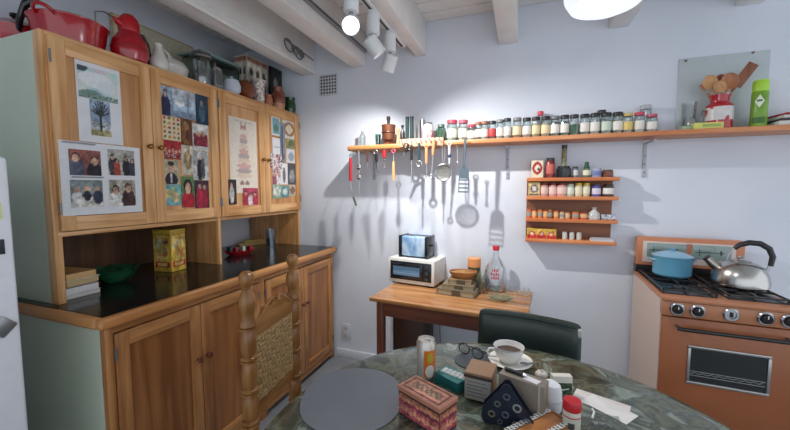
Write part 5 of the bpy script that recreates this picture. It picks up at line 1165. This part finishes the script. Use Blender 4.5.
for k, (q, zz) in enumerate(((0, .003), (.5, .0), (.55, .004), (.8, .025), (1, .062), (1.06, .072), (1.0, .07), (.8, .035), (.5, .012), (0, .01))):
    if q == 0: rg.append([b.bm.verts.new((0, 0, zz))]); continue
    sc = .03*min(1, max(0, (q-.5)*2)); rg.append([b.bm.verts.new((R_*q*(1+sc*math.sin(12*a))*math.cos(a), R_*q*(1+sc*math.sin(12*a))*math.sin(a), zz+sc*.15*math.sin(12*a))) for a in [2*PI*i/nn for i in range(nn)]])
for a_, c_ in zip(rg, rg[1:]):
    for i in range(nn):
        j = (i+1) % nn
        if len(a_) == 1: b.bm.faces.new((a_[0], c_[j], c_[i]))
        elif len(c_) == 1: b.bm.faces.new((a_[i], a_[j], c_[0]))
        else: b.bm.faces.new((a_[i], a_[j], c_[j], c_[i]))
b.done('bowl', blotch([(.35, (18, 58, 40)), (.65, (40, 100, 66))], 14, .15, .6, 4, .6, .4), t)
pa, pb = nz_(172, 272), nz_(188, 268)
t = thing('cookie_tin', 'tall square yellow tin printed with pictures', 'tin', (pa.x-.055, pa.y+.035, NT), math.radians(8))
tw_, td_, th_ = .12, .105, .24
b = B(); b.ext((-tw_/2, -td_/2, 0), (tw_/2, td_/2, th_), .004, 2); b.done('body', plain((206, 170, 60), .35), t)
def tinp(s): return painter((212, 178, 70), [('e', .3, .72, .26, .13, (176, 180, 150)), ('e', .55, .5, .3, .12, (196, 120, 60)), ('r', .08, .12, .92, .26, (176, 40, 50)), ('e', .5, .19, .3, .05, (226, 196, 120)), ('e', .7, .8, .16, .08, (170, 50, 44)), ('n', .05, .3, .95, .95, 1.3, [(206, 150, 60), (190, 190, 150), (220, 190, 90)]), ('r', 0, .93, 1, 1, (186, 150, 50))], .08, s)
face(t, 'print_front', td_*.96, th_*.9, tinp(1), (tw_/2+.0006, -td_*.48, .004), (0, 0, 0), (22, 34))
face(t, 'print_side', tw_*.96, th_*.9, tinp(2), (-tw_*.48, -td_/2-.0006, .004), (0, 0, -PI/2), (22, 34))
b = B(); b.ext((-tw_/2-.002, -td_/2-.002, th_-.016), (tw_/2+.002, td_/2+.002, th_+.003), .003); b.done('lid', plain((190, 160, 66), .35), t)
pc = nz_(240, 255)
t = thing('red_dish', 'red oval dish filled with dark bits on the worktop', 'dish', (pc.x-.03, pc.y+.03, NT), math.radians(75))
b = B(); b.lathe([(0, 0), (.075, 0), (.105, .02), (.118, .03), (.113, .031), (.1, .022), (.07, .006), (0, .005)], 36, sy=.62); b.done('dish', plain((176, 26, 42), .25, coat=.3), t)
for k in range(6):
    b = B(); b.box((-.07+.028*k, .012*(-1)**k, .034), (.02, .05, .05-.006*(k % 3)), .004); b.done('packet', plain([(30, 52, 62), (150, 30, 38), (24, 40, 44), (190, 186, 170)][k % 4], .5), t)
pc = nz_(253, 246)
t = thing('cheese_board', 'yellow wooden block behind the red dish', 'block', (pc.x-.06, pc.y+.05, NT), math.radians(60))
b = B(); b.ext((-.11, -.04, 0), (.11, .04, .022), .003); b.done('board', wood((196, 158, 90), (218, 184, 116), 'X', .5), t); b = B(); b.ext((-.06, -.03, .0222), (.1, .03, .045), .006); b.done('loaf', plain((206, 180, 110), .6), t)
pc = nz_(271, 247)
t = thing('faceted_glass', 'tall clear drinking glass in the right niche', 'glass', (pc.x, pc.y, NT))
b = B(); b.lathe([(0, 0), (.036, 0), (.043, .15), (.04, .15), (.033, .008), (0, .008)], 12); b.done('glass_body', glass((228, 236, 240), .2), t)
b = B(); b.lathe([(0, .009), (.0325, .009), (.0355, .07), (0, .071)], 12); b.done('foil', plain((176, 188, 200), .2, .8), t)

# ------------------------------------------------------------ things on top of the upper cabinet
CZ = Z1+.0003
def tp(x, X, y=40): return onx(x, y, X).y
t = thing('red_saucepan', 'red enamel saucepan with lid at the cabinet left end', 'saucepan', (-2.17, .967, CZ)); t.scale = (.78, .78, 1.2)
b = B(); b.lathe([(0, 0), (.105, 0), (.115, .012), (.118, .075), (.121, .08), (.115, .08), (.11, .012), (0, .01)], 36); b.done('body', RED, t)
b = B(); b.lathe([(.119, .0805), (.12, .085), (.09, .1), (.04, .112), (0, .114)], 36); b.done('lid', RED, t); b = B(); b.lathe([(.1195, .079), (.1225, .082), (.1195, .0865)], 36); b.done('rim', CHROME, t)
b = B(); b.lathe([(0, .113), (.012, .113), (.012, .122), (.024, .128), (.022, .138), (0, .14)], 18); b.done('lid_knob', BLACKG, t)
b = B(); b.tube([(.1, -.03, .062), (.14, -.045, .09), (.19, -.04, .14), (.235, -.005, .17)], [.013, .016, .017, .014], 10); b.done('handle', BLACKG, t)
R_ = .165
t = thing('red_wok', 'big red enamel casserole, largest thing on the cabinet top', 'pan', (-1.95, 1.055, CZ), .5); t.scale = (.85, .85, .95)
b = B(); b.lathe([(0, 0), (.125, 0), (.14, .012), (.158, .115), (.166, .124), (.168, .131), (.16, .131), (.15, .115), (.13, .015), (0, .012)], 44); b.done('body', RED, t)
b = B(); b.lathe([(.1605, .1315), (.15, .14), (.08, .152), (0, .155)], 40); b.done('lid', RED, t); b = B(); b.lathe([(0, .154), (.014, .154), (.014, .16), (.034, .168), (.03, .176), (0, .178)], 18); b.done('lid_knob', BLACKG, t)
for a in (-PI/2, PI/2):
    ca, sa = math.cos(a), math.sin(a); ta, tb = -sa, ca
    b = B(); b.tube([((.158+.044*math.sin(PI*k/10))*ca+.042*math.cos(PI*k/10)*ta, (.158+.044*math.sin(PI*k/10))*sa+.042*math.cos(PI*k/10)*tb, .118+.024*math.sin(PI*k/10)) for k in range(11)], .008, 8); b.done('side_handle', RED, t)
yj = tp(129.5, -1.85)
t = thing('vacuum_jug', 'red plastic vacuum jug with beak spout and dark handle', 'jug', (-1.85, yj, CZ), math.radians(-90)); t.scale = (.88, .88, .96)
b = B(); b.lathe([(0, 0), (.06, 0), (.078, .012), (.088, .045), (.09, .075), (.078, .115), (.058, .145), (.048, .16)], 32); b.done('body', RED, t)
b = B(); b.lathe([(.049, .158), (.051, .163), (.05, .2), (.044, .225), (.026, .244), (0, .25)], 28); b.done('stopper', REDP, t)
b = B(); b.tube([(.03, 0, .185), (.06, 0, .195), (.082, 0, .205)], [.026, .016, .005], 12); b.done('spout', REDP, t)
b = B(); b.tube([(-.045, 0, .165), (-.075, 0, .165), (-.1, 0, .13), (-.112, 0, .07), (-.1, 0, .03)], [.01, .012, .012, .011, .008], 10); b.done('handle', plain((70, 16, 22), .4), t)
b = B(); b.lathe([(.0905, .07), (.0912, .0725), (.0905, .075)], 32); b.done('seam', plain((120, 12, 24), .3), t)
t = thing('decorated_tray', 'cream tray with small dark motifs leaning on the wall', 'tray', (-2.29, 1.44, CZ), 0)
me = print_mesh(.53, .39, 60, 36, painter((206, 200, 176), [('e', .06+.062*k, .22+.1*((k*3) % 5), .010, .035, (92, 86, 76)) for k in range(15)], .05, 2), 'tray_print')
b = B(); b.ext((0, 0, .0), (.012, .55, .41), .003); b.done('board', wood((176, 150, 110), (196, 172, 130), 'Y', .5), t); print_obj('printed_face', me, t, (.0127, .01, .01))
WG = plain((206, 204, 196), .25, coat=.3)
yy = tp(150, -1.815)+.045
t = thing('white_pitcher', 'small white ceramic pitcher with tall neck next to the red jug', 'pitcher', (-1.815, yy, CZ)); t.scale = (1.05, 1.05, 1.2)
b = B(); b.lathe([(0, 0), (.03, 0), (.042, .02), (.042, .045), (.026, .07), (.016, .1), (.02, .115), (.014, .117), (0, .1)], 22); b.done('body', WG, t); b = B(); b.tube([(0, .022, .1), (0, .05, .09), (0, .052, .06), (0, .038, .04)], .005, 8); b.done('handle', WG, t)
yy = tp(178, -1.86, 66)
t = thing('covered_dish', 'white covered tureen on the cabinet top', 'dish', (-1.9, yy-.015, CZ), math.radians(90)); t.scale = (1, 1.05, 1.25)
b = B(); b.lathe([(0, 0), (.06, 0), (.09, .025), (.1, .05), (.102, .055)], 30, sy=.7); b.done('bowl', WG, t); b = B(); b.lathe([(.104, .055), (.102, .06), (.08, .082), (.03, .095), (0, .096)], 30, sy=.7); b.done('lid', WG, t); b = B(); b.lathe([(0, .095), (.008, .095), (.014, .106), (0, .112)], 12); b.done('lid_knob', WG, t)
yy = tp(200, -1.82, 68)+.012
t = thing('storage_jar', 'tall clear storage jar with wide metal lid', 'jar', (-1.82, yy, CZ)); t.scale = (1.05, 1.05, 1.25)
b = B(); b.lathe([(0, 0), (.04, 0), (.044, .01), (.044, .12), (.04, .128)], 22); b.done('glass_body', glass((196, 208, 208), .2), t); b = B(); b.lathe([(0, .127), (.052, .125), (.056, .132), (.05, .148), (.03, .153), (0, .154)], 22); b.done('lid', plain((120, 118, 114), .35, .8), t)
yy = tp(215, -2.1, 60)
t = thing('plastic_tub', 'large greenish clear plastic tub at the back of the cabinet top', 'tub', (-2.06, 1.94, CZ))
b = B(); b.ext((-.1, -.17, 0), (.1, .17, .26), .03, 3); b.done('tub', glass((150, 186, 178), .18, .15), t); b = B(); b.ext((-.105, -.175, .26), (.105, .175, .278), .006); b.done('lid', plain((128, 158, 152), .3), t)
yy = tp(212, -1.84, 75)
t = thing('coffee_press', 'glass coffee press in a steel frame', 'coffee press', (-1.83, yy+.015, CZ)); t.scale = (0.95, 0.95, 1.15)
b = B(); b.lathe([(0, .004), (.036, .004), (.037, .11)], 20); b.done('glass_body', glass((200, 210, 212), .25), t)
b = B(); b.ring(.038, .003, (0, 0, .02), None, 20, 6); b.ring(.038, .003, (0, 0, .105), None, 20, 6)
for k in range(4): a = PI/4+k*PI/2; b.tube([(.038*math.cos(a), .038*math.sin(a), .0), (.038*math.cos(a), .038*math.sin(a), .107)], .003, 6)
b.done('frame', CHROME, t); b = B(); b.lathe([(0, .11), (.039, .11), (.036, .118), (.012, .124), (.004, .126), (.004, .14), (.009, .145), (0, .152)], 18); b.done('lid', CHROME, t)
yy = tp(230.5, -1.84, 84)
t = thing('white_teapot', 'round pale blue white teapot near the coffee press', 'teapot', (-1.83, yy, CZ), PI/2); t.scale = (1, 1, 1.2)
b = B(); b.lathe([(0, 0), (.035, 0), (.056, .025), (.058, .05), (.045, .08), (.025, .088), (0, .092)], 24); b.done('body', plain((196, 206, 216), .2, coat=.3), t); b = B(); b.sphere(.008, (0, 0, .097)); b.done('lid_knob', plain((196, 206, 216), .2), t); b = B(); b.tube([(0, .05, .045), (.0, .075, .06), (0, .085, .085)], [.012, .008, .006], 8); b.done('spout', plain((196, 206, 216), .2), t)
BRC = plain((120, 62, 36), .2, coat=.4, var=.15)
yy = tp(246, -1.84, 88)
t = thing('brown_teapot', 'round glossy brown teapot right of the white teapot', 'teapot', (-1.84, yy-.005, CZ), PI/2); t.scale = (.95, .95, 1.35)
b = B(); b.lathe([(0, 0), (.04, 0), (.062, .03), (.062, .06), (.045, .09), (.025, .1), (0, .104)], 24); b.done('body', BRC, t); b = B(); b.lathe([(0, .103), (.006, .103), (.01, .112), (0, .118)], 10); b.done('lid_knob', BRC, t); b = B(); b.tube([(0, .055, .05), (0, .085, .07), (0, .09, .095)], [.014, .009, .006], 8); b.done('spout', BRC, t)
y0_, y1_ = 2.135, 2.36
t = thing('printed_box', 'cream cardboard box with dark pictures at the back', 'box', (-1.99, (y0_+y1_)/2, CZ))
w_, h_ = y1_-y0_, .37
b = B(); b.ext((-.06, -w_/2, 0), (.06, w_/2, h_), .002); b.done('carton', plain((196, 188, 172), .6), t)
pf = painter((198, 192, 176), [('e', .2+.3*(k % 3), .18+.26*(k//3), .09, .08, [(50, 52, 56), (90, 70, 60), (60, 76, 70)][k % 3]) for k in range(9)]+[('r', 0, .9, 1, 1, (150, 110, 90))], .06, 4)
face(t, 'print_front', w_*.97, h_*.96, pf, (.0606, -w_*.485, .004), (0, 0, 0), (30, 26))
face(t, 'print_side', .116, h_*.96, pf, (-.058, -w_/2-.0006, .004), (0, 0, -PI/2), (16, 26))
yy = tp(276, -1.98, 74)
t = thing('dark_picture', 'dark framed picture leaning behind the brown jug', 'picture', (-1.93, 2.37, CZ))
b = B(); b.ext((0, 0, 0), (.02, .145, .36), .003); b.done('frame', plain((30, 28, 28), .4), t)
face(t, 'canvas', .118, .33, painter((44, 46, 46), [('e', .4, .6, .2, .2, (120, 124, 116)), ('e', .6, .3, .25, .15, (90, 60, 50)), ('e', .3, .25, .1, .1, (150, 150, 140))], .1, 3), (.0206, .015, .015), (0, 0, 0), (14, 24))
yy = tp(259, -1.82, 92)
t = thing('patterned_cup', 'white tall cup with dotted brown pattern', 'cup', (-1.82, yy, CZ)); t.scale = (1.1, 1.1, 1.6)
me_ = blotch([(.5, (214, 208, 200)), (.58, (120, 70, 60)), (.66, (206, 200, 190))], 70, .3, .3)
b = B(); b.lathe([(0, 0), (.03, 0), (.034, .02), (.036, .085), (.046, .1), (.042, .1), (.032, .085), (.028, .01), (0, .01)], 22); b.done('body', me_, t); b = B(); b.ring(.045, .0025, (0, 0, .1), None, 22, 6); b.done('rim', WG, t)
yy = tp(268, -1.86, 88)
t = thing('red_whisk', 'red and wood brush lying across the jugs', 'brush', (-1.91, yy-.05, CZ+.0), 0)
b = B(); b.tube([(0, -.03, .135), (0, .05, .1), (0, .1, .085)], [.012, .01, .008], 8); b.done('handle', wood((150, 100, 60), (180, 130, 84), 'Y'), t); b = B(); b.tube([(0, .1, .086), (0, .15, .07), (0, .18, .05)], [.016, .02, .014], 10); b.done('head', REDP, t); b = B(); b.tube([(0, .17, .05), (0, .17, .0)], .008, 8); b.done('stand', DKSTEEL, t)
yy = tp(268, -1.82, 98)
t = thing('small_clay_pot', 'small tan clay pot between cup and brown jug', 'pot', (-1.82, yy, CZ)); b = B(); b.lathe([(0, 0), (.026, 0), (.034, .02), (.032, .045), (.024, .055), (.026, .062), (.02, .062), (0, .05)], 20); b.done('body', plain((176, 112, 78), .5), t); t.scale = (1, 1, 1.4)
yy = tp(278, -1.82, 96)
t = thing('brown_jug', 'brown glazed jug with lighter foot near the cabinet end', 'jug', (-1.82, yy, CZ), 0); t.scale = (1.15, 1.15, 1.5)
b = B(); b.lathe([(0, .03), (.046, .03), (.05, .05), (.044, .075), (.03, .09), (.034, .115), (.03, .115), (.026, .09), (0, .08)], 24); b.done('body', plain((126, 66, 44), .25, coat=.3), t); b = B(); b.lathe([(0, 0), (.04, 0), (.046, .03), (0, .031)], 24); b.done('foot', plain((190, 134, 96), .4), t); b = B(); b.tube([(0, .03, .105), (0, .062, .1), (0, .066, .07), (0, .046, .055)], .006, 8); b.done('handle', plain((126, 66, 44), .25), t)
yy = tp(290, -1.82, 104)
t = thing('green_mug', 'dark green glazed mug at the right cabinet end', 'mug', (-1.82, yy, CZ), 0); t.scale = (1.05, 1.05, 1.55)
GG = plain((36, 70, 40), .2, coat=.3)
b = B(); b.lathe([(0, 0), (.036, 0), (.044, .02), (.042, .05), (.036, .068), (.041, .082), (.037, .082), (.033, .068), (.036, .02), (0, .01)], 24); b.done('body', GG, t); b = B(); b.tube([(0, .038, .07), (0, .06, .068), (0, .064, .045), (0, .043, .025)], .0055, 8); b.done('handle', GG, t)
t = thing('wire_stand', 'thin grey wire stand between casserole and red jug', 'stand', (-2.2, 1.36, CZ)); b = B(); b.tube([(0, -.05, 0), (0, -.05, .34), (0, .0, .36), (0, .09, .33)], .005, 6); b.done('wire', STEEL, t); b = B(); b.box((0, -.05, .004), (.08, .08, .008), .002); b.done('base', STEEL, t)

# ------------------------------------------------------------ fridge
t = thing('fridge', 'white refrigerator at the left edge beside the cabinet', 'fridge', (0, 0, 0))
FX, FY = -1.466, .612
b = B(); b.ext((-2.12, -.05, .02), (FX-.06, FY-.002, 1.495), .008, 3); b.done('body', plain((222, 226, 232), .35), t)
b = B(); b.ext((FX-.056, -.05, .06), (FX, FY, 1.497), .012, 3); b.done('door', plain((224, 228, 236), .3), t)
b = B(); b.ext((-2.1, -.03, 0), (FX-.1, FY-.03, .02)); b.done('plinth', BLACK, t)
for (mz, my, sy_, sz_, c, nm, lb) in ((1.227, .573, .03, .045, (40, 44, 52), 'fridge_magnet', 'dark square magnet on the fridge door'), (1.335, .575, .026, .05, (214, 220, 150), 'paper_note', 'pale yellow note on the fridge door')):
    b = B(); b.box((.0025, 0, 0), (.004, sy_, sz_), .001); o = b.done(nm, plain(c, .5), None, (FX+.0004, my, mz)); tag(o, lb, 'magnet' if 'mag' in nm else 'note')
t = thing('magnet_clip', 'silver diamond shaped magnet clip low on the fridge door', 'magnet', (FX+.0004, .568, .985))
b = B(); b.box((.005, 0, 0), (.009, .05, .05), .004, 2, RX(PI/4)); b.done('clip', plain((150, 152, 154), .3, .7), t)
